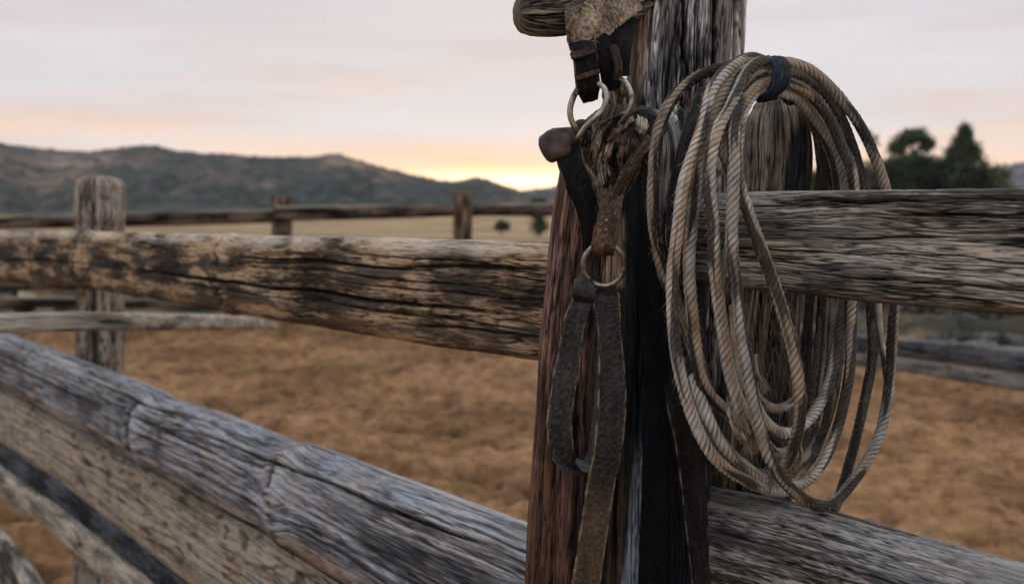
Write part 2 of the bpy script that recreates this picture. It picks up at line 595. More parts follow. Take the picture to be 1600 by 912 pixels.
rail(vstations([-280, -200, -100, 0, 60, 140, 160, 250, 340, 372, 420, 560, 700, 840, 905],
               [(-280, 343), (0, 359), (140, 361), (340, 366), (400, 368), (560, 370), (700, 374), (905, 379)],
               [(-280, 377), (0, 438), (130, 448), (316, 477), (377, 489), (496, 508), (629, 531), (842, 561), (905, 572)]),
     0.035, 0.075, 860, 250,
     woodfield(3, TANW, blotch=0.55, paint=paint_left_top, fib=1.0, fine=1.3, warp=0.8, rnd=8,
               knots=[(0.546, 0.0, 0.03, 1.0, 0.010), (0.357, 0.0, 0.035, 1.0, 0.010), (0.299, 0.1, 0.04, 1.0, 0.006)],
               big=[(0.344, 0.973, -0.16, -0.22, 0.035, 0.018), (0.766, 1.0, 0.50, 0.62, 0.03, 0.010), (0.10, 0.40, -0.15, -0.10, 0.03, 0.010), (0.64, 0.928, 0.30, 0.18, 0.018, 0.006), (0.748, 1.0, -0.62, -0.50, 0.02, 0.007)]),
     ex=3.4, label="brown rail with charred streaks and a long crack running into the thick post")

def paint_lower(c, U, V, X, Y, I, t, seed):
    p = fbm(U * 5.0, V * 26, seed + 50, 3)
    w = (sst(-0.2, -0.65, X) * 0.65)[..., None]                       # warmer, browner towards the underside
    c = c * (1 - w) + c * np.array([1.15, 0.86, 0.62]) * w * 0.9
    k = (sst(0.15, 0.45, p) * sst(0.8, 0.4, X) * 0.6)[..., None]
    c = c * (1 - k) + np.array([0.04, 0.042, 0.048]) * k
    st = sst(-0.66, -0.84, X) * sst(0.32, 0.65, I) * 0.93  # shade of the gap below, painted black along the underside of the log
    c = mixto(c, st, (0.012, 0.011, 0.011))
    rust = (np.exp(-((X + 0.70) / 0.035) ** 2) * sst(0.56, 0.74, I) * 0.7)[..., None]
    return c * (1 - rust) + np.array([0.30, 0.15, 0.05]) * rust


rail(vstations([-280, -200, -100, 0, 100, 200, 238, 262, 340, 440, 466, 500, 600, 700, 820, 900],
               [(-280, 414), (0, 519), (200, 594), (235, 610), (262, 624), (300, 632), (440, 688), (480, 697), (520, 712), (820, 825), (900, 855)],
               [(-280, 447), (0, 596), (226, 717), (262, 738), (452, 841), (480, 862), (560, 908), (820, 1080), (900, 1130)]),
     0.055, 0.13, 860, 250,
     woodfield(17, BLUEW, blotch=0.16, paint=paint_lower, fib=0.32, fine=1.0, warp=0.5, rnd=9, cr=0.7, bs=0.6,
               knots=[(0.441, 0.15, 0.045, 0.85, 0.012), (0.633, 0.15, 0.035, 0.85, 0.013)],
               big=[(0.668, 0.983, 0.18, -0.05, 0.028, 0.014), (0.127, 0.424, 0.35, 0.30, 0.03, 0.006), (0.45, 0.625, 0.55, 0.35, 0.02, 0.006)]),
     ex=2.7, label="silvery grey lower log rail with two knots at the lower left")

PALEW = ((0.07, 0.058, 0.046), (0.27, 0.228, 0.175), (0.44, 0.38, 0.30))


def paint_pitted(c, U, V, X, Y, I, t, seed):
    p = perlin(U * 22, V * 60, seed + 61) * sst(-0.2, 0.4, perlin(U * 5, V * 9, seed + 62))
    k = (sst(0.22, 0.45, p) * 0.75)[..., None]
    return c * (1 - k) + np.array([0.045, 0.035, 0.028]) * k


rail(vstations([-280, -140, 0, 110, 230, 350, 460, 560, 700, 850],
               [(-280, 448), (0, 598), (226, 719), (452, 843), (560, 910), (850, 1105)],
               [(-280, 484), (0, 682), (104, 750), (203, 827), (289, 891), (560, 1090), (850, 1300)]),
     0.085, 0.09, 420, 190, woodfield(29, PALEW, amp=0.7, blotch=0.18, cr=0.4, paint=paint_pitted, fib=0.45, warp=0.5), ex=3.5,
     label="pale tan pitted board rail under the silvery log")
rail(vstations([-280, -140, 0, 100, 200, 316, 420, 560, 850],
               [(-280, 484), (0, 680), (104, 748), (203, 825), (289, 889), (560, 1088), (850, 1300)],
               [(-280, 505), (0, 728), (90, 791), (181, 863), (235, 914), (560, 1180), (850, 1420)]),
     0.075, 0.05, 300, 90, woodfield(31, ((0.008, 0.010, 0.013), (0.022, 0.026, 0.032), (0.09, 0.10, 0.115)), blotch=0.4), ex=3.0,  # near-black palette stands in for shade on top of the third rail
     label="narrow rail below the pitted board, painted dark for the shadowed top of the third rail")
rail(vstations([-280, -140, 0, 68, 149, 190, 420, 850],
               [(-280, 504), (0, 726), (90, 789), (181, 861), (235, 912), (560, 1175), (850, 1415)],
               [(-280, 522), (0, 768), (68, 814), (149, 886), (190, 914), (420, 1105), (850, 1480)]),
     0.05, 0.06, 300, 110, woodfield(37, PALEW, blotch=0.5, cr=0.7), ex=3.0,  # lit lower part of the third rail, as a separate pale piece
     label="pale narrow rail below the dark one, the lit lower part of the same rail")
rail(vstations([-280, -140, 0, 54, 120, 300, 850],
               [(-280, 552), (0, 836), (58, 914), (120, 985), (300, 1190), (850, 1800)],
               [(-280, 594), (0, 930), (58, 1000), (120, 1080), (300, 1310), (850, 2000)]),
     0.05, 0.10, 300, 110, woodfield(41, GREYW, blotch=0.5), ex=2.6,
     label="grey lowest rail at the bottom left corner")


# right hand rails
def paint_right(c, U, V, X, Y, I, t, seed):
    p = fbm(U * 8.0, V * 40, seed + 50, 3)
    edge = (sst(0.10, 0.0, I) * 0.55)[..., None]  # shadow beside the post, painted into this end of the rail
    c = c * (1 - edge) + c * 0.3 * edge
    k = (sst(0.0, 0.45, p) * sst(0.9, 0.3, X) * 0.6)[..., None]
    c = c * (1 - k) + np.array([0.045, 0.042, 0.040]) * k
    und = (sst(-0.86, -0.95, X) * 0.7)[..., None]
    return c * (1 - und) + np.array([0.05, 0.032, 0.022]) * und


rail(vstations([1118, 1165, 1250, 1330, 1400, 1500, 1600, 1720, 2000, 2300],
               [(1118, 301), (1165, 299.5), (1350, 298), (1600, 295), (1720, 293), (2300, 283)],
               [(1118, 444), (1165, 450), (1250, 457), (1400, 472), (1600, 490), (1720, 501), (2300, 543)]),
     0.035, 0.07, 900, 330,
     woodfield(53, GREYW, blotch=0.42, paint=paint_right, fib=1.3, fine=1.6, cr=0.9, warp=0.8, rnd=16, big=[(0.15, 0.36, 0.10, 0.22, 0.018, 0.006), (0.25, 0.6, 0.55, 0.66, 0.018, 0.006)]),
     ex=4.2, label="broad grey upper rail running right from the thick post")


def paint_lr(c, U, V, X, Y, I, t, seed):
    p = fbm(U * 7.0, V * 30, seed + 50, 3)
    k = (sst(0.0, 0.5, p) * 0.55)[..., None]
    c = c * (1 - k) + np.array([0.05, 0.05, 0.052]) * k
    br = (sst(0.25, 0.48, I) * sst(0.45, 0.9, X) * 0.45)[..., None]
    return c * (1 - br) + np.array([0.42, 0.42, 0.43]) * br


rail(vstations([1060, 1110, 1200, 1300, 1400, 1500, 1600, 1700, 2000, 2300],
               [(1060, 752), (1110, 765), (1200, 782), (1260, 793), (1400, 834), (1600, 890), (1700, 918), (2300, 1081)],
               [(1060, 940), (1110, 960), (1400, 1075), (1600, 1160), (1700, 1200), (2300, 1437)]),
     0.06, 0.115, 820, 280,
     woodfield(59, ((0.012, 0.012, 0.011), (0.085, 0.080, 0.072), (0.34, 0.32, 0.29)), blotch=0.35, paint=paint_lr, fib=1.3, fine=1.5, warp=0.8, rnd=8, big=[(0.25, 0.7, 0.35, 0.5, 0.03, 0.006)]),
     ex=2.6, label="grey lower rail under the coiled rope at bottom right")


# posts -------------------------------------------------------------
def post(stations, nl, na, field, mat, rb_, ex=2.2, caps=(0.0, 0.0), parent=near, name="post", label=None):
    """stations: (y, left x, right x, depth, half depth) in top-down order"""
    S = np.array(stations, float)
    L = P(S[:, 1], S[:, 0], S[:, 3])
    R = P(S[:, 2], S[:, 0], S[:, 3])
    C = (L + R) / 2
    r = np.linalg.norm(R - L, axis=1) / 2
    K = cat(np.c_[C, r, S[:, 4], S[:, 0]], nl)
    A = np.repeat(np.array([[1.0, 0, 0]]), nl, 0)
    o = sweep(name, K[:, :3], A, K[:, 3], K[:, 4], na, field, mat, parent, ex=ex, caps=caps)
    if label:
        o["label"] = label
    return o


# For a post swept downwards T = -z, A = x : B = T x A = -(z x x) = -y -> Y>0 faces the camera
FRONT_SIGN[0] = 1


def ground_y(Y):
    """photo row of the ground at depth Y"""
    d = np.array([0, Y, -1.30])
    yu = (d[2] * math.cos(PITCH) + d[1] * math.sin(PITCH))
    zf = d[1] * math.cos(PITCH) - d[2] * math.sin(PITCH)
    return 456 - F * yu / zf


def mixto(c, k, col_):
    k = np.clip(k, 0, 1)[..., None]
    return c * (1 - k) + np.array(col_) * k


def paint_trunk(c, U, V, X, Y, I, t, seed):
    wob = 0.10 * perlin(U * 9, V * 12, seed + 70)
    x = X + wob
    c0 = c
    red = t ** 1.6 * np.array([0.175, 0.100, 0.076]) * 1.25 + np.array([0.010, 0.006, 0.004])
    red = red * (0.45 + 0.75 * sst(-0.3, 0.3, fbm(U * 8, V * 50, seed + 77, 3)))[..., None]
    k = sst(-0.46, -0.58, x)
    c = c0 * 0 + np.array([0.010, 0.0105, 0.013]) + t * np.array([0.012, 0.013, 0.017])
    brn = t * np.array([0.055, 0.034, 0.024]) + 0.008
    k2 = (sst(0.0, -0.15, x))[..., None]
    c = c * (1 - k2) + brn * k2
    k = k[..., None]
    c = c * (1 - k) + red * k
    lo = sst(0.14, 0.33, I)[..., None]      # lower down the left side is darker brown heartwood
    dk = t * np.array([0.095, 0.046, 0.028]) + 0.004
    c = c * (1 - k * lo * 0.85) + dk * k * lo * 0.85
    s = sst(0.05, 0.02, I) * 0.9
    c = c * (1 - s[..., None]) + (t * np.array([0.11, 0.075, 0.05]) + 0.006) * s[..., None]
    # split strip of bare blue grey wood low on the face
    cx = 0.17 - 1.1 * (I - 0.25)
    s = sst(0.15, 0.10, np.abs(X - cx + 0.4 * wob)) * sst(0.225, 0.26, I)
    strip = (t * np.array([0.25, 0.31, 0.36]) + 0.01)
    c = c * (1 - s[..., None]) + strip * s[..., None]
    # pale patch above the lower ring
    s = sst(0.16, 0.11, np.abs(X + 0.24)) * sst(0.07, 0.08, I) * sst(0.128, 0.12, I)
    c = c * (1 - s[..., None]) + (t * np.array([0.34, 0.25, 0.16]) + 0.02) * s[..., None]
    # grey bleached shoulder under the rope
    s = sst(0.25, 0.4, X) * sst(0.085, 0.05, I) * 0.9
    c = c * (1 - s[..., None]) + (t * np.array([0.34, 0.36, 0.35]) + 0.01) * s[..., None]
    return c


trunk_st = [(226, 930, 1056, 1.10, 0.040), (238, 902, 1072, 1.085, 0.058), (260, 880, 1085, 1.075, 0.068), (300, 870, 1088, 1.07, 0.07),
            (400, 857, 1096, 1.07, 0.072), (560, 842, 1102, 1.07, 0.073), (740, 830, 1106, 1.07, 0.074), (912, 820, 1110, 1.07, 0.075),
            (1300, 806, 1122, 1.07, 0.08), (ground_y(1.07) + 30, 770, 1150, 1.07, 0.09)]
trunk = post(trunk_st, 1100, 330, woodfield(71, ((0.02, 0.012, 0.010), (0.10, 0.06, 0.045), (0.22, 0.14, 0.10)), amp=1.0, blotch=0.3, paint=paint_trunk, cr=1.3, fib=1.0, fine=1.4, warp=0.6, rnd=16, rmax=0.5,
             big=[(0.08, 0.9, -0.55, -0.62, 0.03, 0.008), (0.12, 0.9, -0.28, -0.25, 0.05, 0.010), (0.2, 0.95, 0.40, 0.38, 0.05, 0.012)]),
             M_WOOD_UP, 0.07, ex=2.5, caps=(0.02, 0), label="thick leaning post with red brown left side and charred black face")


def paint_up(c, U, V, X, Y, I, t, seed):
    wob = perlin(U * 6, V * 25, seed + 70)
    b = sst(-0.62, -0.85, X + 0.1 * wob)
    brn = t * np.array([0.30, 0.21, 0.14]) + 0.01
    c = c * (1 - b[..., None]) + brn * b[..., None]
    r = sst(0.25, 0.7, X + 0.3 * wob) * 0.6
    warm = c * np.array([1.12, 0.92, 0.72])
    c = c * (1 - r[..., None]) + warm * r[..., None]
    d = sst(0.12, 0.4, fbm(U * 4, V * 60, seed + 71, 2)) * 0.7
    return c * (1 - d[..., None]) + np.array([0.02, 0.02, 0.022]) * d[..., None]


up = post([(-150, 986, 1164, 1.17, 0.05), (0, 983, 1162.5, 1.17, 0.055), (100, 981, 1161, 1.17, 0.055), (200, 972, 1159, 1.17, 0.055), (330, 965, 1156, 1.17, 0.05),
           (900, 980, 1120, 1.17, 0.05), (ground_y(1.17) + 30, 1000, 1110, 1.17, 0.05)], 900, 330,
          woodfield(83, POSTW, amp=1.2, blotch=0.35, cr=2.0, paint=paint_up, fib=1.4, fine=1.25, warp=0.6, rnd=26, rmax=0.30,
                    big=[(0.0, 0.28, 0.30, 0.36, 0.035, 0.014), (0.0, 0.2, -0.25, -0.15, 0.03, 0.010), (0.0, 0.3, 0.70, 0.72, 0.03, 0.012), (0.03, 0.3, 0.02, 0.10, 0.025, 0.01)]),
          M_WOOD_UP, 0.055, ex=2.6, label="silver grey deeply fissured upright behind the thick post")

# stub post under the rope
def paint_stub(c, U, V, X, Y, I, t, seed):
    wob = 0.12 * perlin(U * 10, V * 20, seed + 70)
    x = X + wob
    k = sst(-0.02, 0.08, x) * sst(0.80, 0.66, x) * sst(0.02, 0.045, I + 0.12 * wob)
    c = c * (1 - k[..., None]) + (np.array([0.010, 0.013, 0.019]) + 0.02 * t) * k[..., None]
    k = sst(0.0, -0.2, x) * sst(-0.62, -0.4, x) * 0.7
    c = c * (1 - k[..., None]) + (np.array([0.012, 0.011, 0.011]) + t * np.array([0.05, 0.04, 0.03])) * k[..., None]
    return c


stub = post([(166, 1178, 1246, 1.12, 0.028), (180, 1170, 1256, 1.12, 0.034), (205, 1165, 1262, 1.12, 0.037), (250, 1163, 1265, 1.12, 0.038), (300, 1160, 1262, 1.12, 0.038),
             (460, 1150, 1250, 1.12, 0.038), (640, 1125, 1240, 1.12, 0.038), (800, 1105, 1235, 1.12, 0.04), (ground_y(1.12) + 30, 1090, 1250, 1.12, 0.045)],
            700, 230, woodfield(97, ((0.025, 0.018, 0.013), (0.15, 0.115, 0.085), (0.36, 0.30, 0.24)), amp=1.1, cr=1.8, blotch=0.3, paint=paint_stub, fib=1.0, fine=1.3, warp=0.8, rnd=8, rmax=0.5,
                                big=[(0.0, 0.6, 0.02, -0.05, 0.08, 0.018), (0.02, 0.6, -0.5, -0.42, 0.05, 0.010), (0.1, 0.9, 0.55, 0.5, 0.04, 0.010)]),
            M_WOOD_UP, 0.04, ex=2.4, caps=(0.012, 0), label="rounded splintered stub post that the rope coil hangs on")

# left mid-distance post
lp = post([(284, 126, 186, 3.06, 0.055), (292, 122, 190, 3.06, 0.06), (340, 121, 191, 3.06, 0.06), (470, 123, 190, 3.06, 0.06), (600, 123, 190, 3.06, 0.06), (ground_y(3.06) + 20, 118, 194, 3.06, 0.06)],
          420, 150, woodfield(101, ((0.04, 0.03, 0.025), (0.20, 0.155, 0.12), (0.36, 0.31, 0.26)), amp=2.2, blotch=0.35, fine=0.6,
                              big=[(0.0, 0.6, 0.0, 0.06, 0.12, 0.014), (0.0, 0.3, -0.55, -0.5, 0.06, 0.008)]), M_WOOD, 0.06, ex=3.0, caps=(0.02, 0),
          label="brown grey square topped post at the left, behind the upper rail")


post([(306, -231, -199, 6.1, 0.055), (312, -233, -197, 6.1, 0.06), (500, -233, -197, 6.1, 0.06), (ground_y(6.1) + 10, -235, -195, 6.1, 0.06)],
     120, 60, woodfield(103, ((0.04, 0.03, 0.025), (0.20, 0.155, 0.12), (0.36, 0.31, 0.26)), amp=2.2, blotch=0.35, fine=0.6), M_WOOD, 0.06, ex=3.0, caps=(0.02, 0))

# gnarled folds of wood round the shoulder of the thick post
def gnarl(pts, pal, seed, nl=80, na=60, parent=trunk, name="gnarl", amp=1.6, ex=2.0, zdepth=0.8, mat=M_WOOD_UP, caps=0.005, fld=None):
    """pts: (x, y, halfwidth px, depth)"""
    S = np.array(pts, float)
    C = P(S[:, 0], S[:, 1], S[:, 3])
    r = S[:, 2] / F * S[:, 3]
    K = cat(np.c_[C, r], nl)
    T = unit(np.gradient(K[:, :3], axis=0))
    A = np.cross(T, unit(CAM - K[:, :3]))
    return sweep(name, K[:, :3], A, K[:, 3], K[:, 3] * zdepth, na, fld or woodfield(seed, pal, amp=amp, blotch=0.5, cr=0.8, bs=3, fib=2.0), mat, parent, ex=ex, caps=(caps, caps))


FOLD = ((0.006, 0.005, 0.004), (0.085, 0.070, 0.057), (0.32, 0.275, 0.23))
FOLD2 = ((0.007, 0.005, 0.004), (0.045, 0.028, 0.019), (0.17, 0.11, 0.075))
def gnarlfield(seed, pal):
    base_f = woodfield(seed, pal, amp=1.2, blotch=0.7, cr=0.9, bs=4.5, fib=2.6, fine=1.0)

    def f(U, V, X, Y, I, pos):
        off, c = base_f(U, V, X, Y, I, pos)
        q = pos * 75
        a = fbm(q[..., 0] + 0.4 * q[..., 1], q[..., 2] * 0.7, seed + 55, 4, 0.6)
        off = off + 0.0016 * a
        edge = sst(0.45, 1.0, np.abs(X)) * 0.55        # fold edges coloured dark, for the dark gaps between the folds
        c = c * (0.75 + 0.7 * np.clip(a, -0.8, 0.8))[..., None]
        return off, mixto(c, edge, (0.012, 0.010, 0.009))
    return f


for i, (pts, pal, zd) in enumerate((
        ([(930, 200, 9, 1.03), (918, 222, 12, 1.02), (913, 255, 10, 1.02), (922, 290, 8, 1.015), (934, 318, 6, 1.0)], FOLD, 0.7),
        ([(952, 192, 9, 1.02), (936, 210, 15, 1.005), (930, 240, 12, 1.0), (932, 272, 7, 1.0)], FOLD, 0.6),
        ([(985, 184, 10, 1.02), (966, 194, 16, 1.005), (950, 214, 18, 0.995), (942, 240, 15, 0.99), (936, 262, 8, 0.995)], FOLD, 0.5),
        ([(974, 190, 4, 0.99), (966, 203, 7, 0.982), (954, 216, 4, 0.985)], FOLD2, 0.8),
        ([(972, 208, 6, 1.01), (967, 236, 8, 1.0), (968, 266, 7, 1.0), (972, 286, 4, 1.0)], FOLD2, 0.8),
        ([(990, 206, 12, 1.02), (990, 236, 21, 1.005), (986, 266, 19, 1.005), (974, 296, 11, 1.005)], FOLD2, 0.5),
        ([(942, 250, 7, 0.99), (945, 270, 14, 0.98), (948, 290, 13, 0.982), (950, 316, 9, 0.99)], FOLD, 0.7),
        ([(1004, 182, 10, 1.03), (1002, 200, 14, 1.02), (994, 220, 8, 1.02)], ((0.04, 0.03, 0.025), (0.20, 0.17, 0.135), (0.40, 0.36, 0.30)), 0.6),
        ([(1022, 196, 7, 1.0), (1014, 214, 8, 1.0), (1006, 232, 5, 1.0)], FOLD, 0.8),
        ([(916, 262, 6, 1.0), (930, 290, 9, 0.992), (938, 322, 8, 0.99)], ((0.05, 0.035, 0.025), (0.21, 0.15, 0.11), (0.40, 0.31, 0.25)), 0.6),
        ([(900, 222, 9, 1.05), (902, 250, 9, 1.05), (914, 300, 8, 1.04)], FOLD, 0.8),
        ([(984, 276, 14, 1.01), (988, 300, 16, 1.01), (992, 330, 10, 1.01)], ((0.01, 0.01, 0.01), (0.03, 0.026, 0.024), (0.09, 0.08, 0.07)), 0.6),
        ([(1052, 172, 16, 1.10), (1044, 215, 15, 1.06), (1040, 250, 14, 1.055), (1036, 300, 12, 1.05)], ((0.06, 0.065, 0.06), (0.24, 0.26, 0.25), (0.44, 0.46, 0.44)), 0.7),
        ([(962, 132, 20, 1.15), (962, 165, 22, 1.14), (964, 205, 23, 1.11), (964, 240, 26, 1.09)], ((0.02, 0.014, 0.010), (0.12, 0.075, 0.045), (0.28, 0.19, 0.12)), 0.7),
        ([(1012, 200, 14, 1.06), (1004, 240, 22, 1.045), (1000, 280, 20, 1.04)], ((0.006, 0.006, 0.006), (0.02, 0.018, 0.016), (0.06, 0.05, 0.045)), 0.5),  # near-black base, stands in for the dark gaps between the folds
)):
    gnarl(pts, pal, 200 + i * 3, zdepth=zd, nl=110, na=90, amp=1.2, fld=gnarlfield(200 + i * 3, pal))

# sawn branch sticking out at the top left
BR = ((0.012, 0.010, 0.008), (0.065, 0.052, 0.038), (0.27, 0.225, 0.17))


def branch_field(U, V, X, Y, I, pos):
    off, c = woodfield(301, BR, amp=1.6, blotch=0.35, cr=1.2, fib=1.5)(U, V, X, Y, I, pos)
    under = sst(0.1, -0.6, X)[..., None] * 0.0
    return off, c * (1 - under)


S = np.array([(822, 22, 31, 1.02), (836, 22, 35, 1.025), (870, 20, 37, 1.04), (920, 8, 40, 1.07), (990, -14, 42, 1.13), (1060, -40, 44, 1.19)])
Cb = P(S[:, 0], S[:, 1], S[:, 3])
K = cat(np.c_[Cb, S[:, 2] / F * S[:, 3]], 240)
o = sweep("branch_stub", K[:, :3], np.repeat([[0.2, 0, 1.0]], 240, 0), K[:, 3], K[:, 3] * 0.9, 170, branch_field, M_WOOD_UP, up, caps=(0.012, 0.0))
o["label"] = "sawn off branch jutting left at the top of the post"

# ------------------------------------------------------------------ bridle hanging from the post
bp_ = P(945, 70, 1.0)
bridle = thing("leather_bridle", "worn dark leather bridle with steel rings hanging down the front of the thick post", "bridle", tuple(bp_))


def leather_field(seed, c0, c1, edge=None, edgew=0.86, wr=1.0, grad=None, bub=1.0):
    c0, c1 = np.array(c0) * 0.35, np.array(c1) * 0.62

    def f(U, V, X, Y, I, pos):
        a = fbm(U * 230, X * 4.5, seed, 3, 0.6)
        b = fbm(U * 22, X * 1.0, seed + 3, 2)
        cr_ = np.abs(perlin(U * 120, X * 1.2, seed + 5))
        wrk = sst(0.12, 0.0, cr_) * sst(0.05, 0.5, perlin(U * 12, X * 0.8, seed + 6))
        off = 0.00022 * bub * a + 0.00045 * b * wr - 0.0005 * wrk * wr + 0.0004 * sst(0.78, 0.9, np.abs(X)) * (np.abs(X) < 0.97)
        t = np.clip(0.40 + 0.35 * a + 0.30 * b, 0, 1)[..., None] ** 1.2
        c = c0 * (1 - t) + c1 * t
        if grad is not None:
            g, colr = grad(U, X, I)
            g = np.clip(g, 0, 1)[..., None]
            c = c * (1 - g) + (np.array(colr) * (0.5 + t)) * g
        if edge is not None:
            e = (sst(edgew, edgew + 0.06, np.abs(X)) * sst(-0.3, 0.25, perlin(U * 60, X, seed + 8)))[..., None]
            c = c * (1 - e) + np.array(edge) * e
        return off, c
    return f


def ribbon(name, lines, thick, nl, na, field, mat, parent, caps=(0.001, 0.001), ex=7.0, label=None):
    """lines: (x left, y left, x right, y right, depth left, depth right)"""
    S = np.array(lines, float)
    L = P(S[:, 0], S[:, 1], S[:, 4])
    R = P(S[:, 2], S[:, 3], S[:, 5])
    K = cat(np.c_[(L + R) / 2, (R - L) / 2], nl)
    H = K[:, 3:6]
    o = sweep(name, K[:, :3], unit(H), np.linalg.norm(H, axis=1), thick * 0.36, na, field, mat, parent, ex=ex, caps=caps, front=1.0)
    if label:
        o["label"] = label
    return o, K


def tube(name, pts, r, n, na, mat, parent, field=None, closed=False, caps=None, shape=None):
    """pts world points"""
    pts = np.asarray(pts, float)
    rr = np.broadcast_to(r, len(pts))
    K = cat(np.c_[pts, rr], n)
    T = unit(np.gradient(K[:, :3], axis=0))
    A = transport(T)
    fld = field or (lambda U, V, X, Y, I, p: (U * 0, np.ones(U.shape + (3,)) * 0.3))
    return sweep(name, K[:, :3], A, K[:, 3], K[:, 3], na, fld, mat, parent, caps=caps or (r if np.isscalar(r) else rr[0], r if np.isscalar(r) else rr[-1]), front=0.3, shape=shape)


def transport(T):
    A = np.zeros_like(T)
    a = np.cross(T[0], [0.3, 0.9, 0.1])
    A[0] = a / np.linalg.norm(a)
    for i in range(1, len(T)):
        a = A[i - 1] - (A[i - 1] @ T[i]) * T[i]
        A[i] = a / np.linalg.norm(a)
    return A


def stitches(name, K, parent, inset=0.84, step=0.0034, off=0.0018, side=(-1, 1), col=(0.20, 0.16, 0.11)):
    """short raised stitches near both edges of a strap: one mesh, too small to pick apart"""
    Cc, H = K[:, :3], K[:, 3:6]
    s = np.r_[0, np.cumsum(np.linalg.norm(np.diff(Cc, axis=0), axis=1))]
    T = unit(np.gradient(Cc, axis=0))
    N = unit(np.cross(T, H))
    N *= np.sign((N * (CAM - Cc)).sum(-1))[:, None]
    q = np.arange(0.002, s[-1] - 0.003, step)
    vs, fs = [], []
    for sd in side:
        for a in q:
            if perlin(a * 90 + 3.3 * sd, 0.37, 77) < -0.12:      # worn away
                continue
            e = a + step * 0.62
            def at(x):
                g = lambda M: np.array([np.interp(x, s, M[:, k]) for k in range(3)])
                return g(Cc) + g(H) * sd * inset, g(N), unit(g(H))
            p0, n0, h0 = at(a)
            p1, n1_, h1 = at(e)
            w = 0.00030
            b = len(vs)
            for (p, nn_, h, l) in ((p0, n0, h0, 0), ((p0 + p1) / 2, n0, h0, 1), (p1, n1_, h1, 0)):
                base_ = p + nn_ * (off - 0.0006)
                top_ = p + nn_ * (off + 0.00045 * l)
                vs += [base_ - h * w, top_ + nn_ * 0.0002 - h * w * 0.4, top_ + nn_ * 0.0002 + h * w * 0.4, base_ + h * w]
            for r_ in range(2):
                o_ = b + r_ * 4
                for k in range(3):
                    fs.append((o_ + k, o_ + k + 1, o_ + k + 5, o_ + k + 4))
    me = bpy.data.meshes.new(name)
    me.from_pydata([tuple(v) for v in vs], [], fs)
    at_ = me.attributes.new("tint", 'FLOAT_COLOR', 'POINT')
    cc = np.ones((len(vs), 4), np.float32)
    cc[:, :3] = np.array(col) * (0.5 + 0.7 * np.random.RandomState(3).rand(len(vs), 1))
    at_.data.foreach_set("color", cc.reshape(-1))
    me.materials.append(M_HIDE)
    o = link(name, me, parent)
    o["kind"] = "stuff"
    return o


BLK0, BLK1 = (0.008, 0.008, 0.009), (0.035, 0.035, 0.038)
BRN0, BRN1 = (0.012, 0.008, 0.006), (0.055, 0.036, 0.024)
EDGE = (0.16, 0.12, 0.08)

# pale hide crown piece sweeping down from the branch
ribbon("hide_strap", [(985, -24, 1002, 16, 1.07, 1.07), (965, -22, 985, 28, 1.04, 1.05), (930, -6, 962, 46, 1.005, 1.02), (903, 12, 946, 60, 0.985, 1.0), (888, 26, 932, 72, 0.985, 0.985), (888, 52, 922, 74, 0.99, 0.985), (892, 68, 924, 80, 0.995, 0.99)],
       0.006, 200, 90, leather_field(401, (0.16, 0.11, 0.07), (0.72, 0.58, 0.40), wr=3.5, bub=2.4), M_HIDE, bridle, ex=3.0, label="pale cracked rawhide strap wrapped under the branch")
ribbon("hide_strap", [(884, 16, 906, 10, 1.01, 1.02), (884, 40, 898, 36, 0.998, 1.0), (886, 66, 896, 66, 0.995, 0.995)], 0.004, 60, 40, leather_field(403, (0.10, 0.07, 0.045), (0.34, 0.27, 0.19), wr=2), M_HIDE, bridle, ex=3.0)
# black leather keeper pieces
o, K = ribbon("keeper", [(888, 72, 930, 60, 0.985, 0.985), (894, 88, 932, 80, 0.978, 0.98), (897, 112, 935, 104, 0.977, 0.98), (900, 138, 938, 134, 0.98, 0.982), (908, 154, 934, 148, 0.99, 0.99), (912, 158, 934, 152, 1.0, 1.0), (908, 140, 936, 136, 1.01, 1.01), (905, 90, 936, 86, 1.01, 1.01)],
              0.006, 200, 50, leather_field(405, BLK0, BLK1, edge=(0.12, 0.08, 0.05)), M_BLACK, bridle, ex=4, label="black folded leather keeper under the rawhide")
ribbon("band", [(890, 84, 929, 76, 0.975, 0.975), (893, 92, 931, 83, 0.972, 0.972)], 0.004, 30, 50, leather_field(406, (0.03, 0.018, 0.012), (0.13, 0.08, 0.05)), M_BLACK, o, ex=3)
ribbon("band", [(899, 119, 937, 110, 0.974, 0.975), (901, 124, 938, 115, 0.974, 0.975)], 0.003, 30, 50, leather_field(407, (0.05, 0.03, 0.018), (0.22, 0.14, 0.075)), M_BLACK, o, ex=3)
o, K = ribbon("keeper", [(922, 62, 948, 58, 0.99, 0.99), (930, 80, 962, 68, 0.99, 0.99), (935, 105, 969, 96, 0.99, 0.99), (940, 130, 971, 122, 0.995, 0.995), (946, 142, 968, 134, 1.0, 1.0), (945, 130, 966, 126, 1.015, 1.015)],
              0.006, 160, 46, leather_field(411, BLK0, (0.03, 0.03, 0.034)), M_BLACK, bridle, ex=4)
ribbon("strap", [(952, 76, 962, 68, 0.985, 0.985), (958, 96, 970, 90, 0.98, 0.98), (960, 112, 972, 108, 0.98, 0.98), (958, 126, 970, 124, 0.985, 0.985)], 0.003, 80, 30, leather_field(413, BRN0, (0.14, 0.10, 0.075)), M_BLACK, bridle, ex=3)

ribbon("strap", [(946, 30, 990, 16, 1.06, 1.08), (950, 60, 986, 50, 1.045, 1.06), (956, 90, 985, 84, 1.04, 1.05), (962, 118, 984, 118, 1.04, 1.05)], 0.005, 100, 40,  # black piece added to fill the shadowed gap beside the post
       leather_field(415, BLK0, (0.04, 0.034, 0.03), wr=2), M_BLACK, bridle, ex=3)

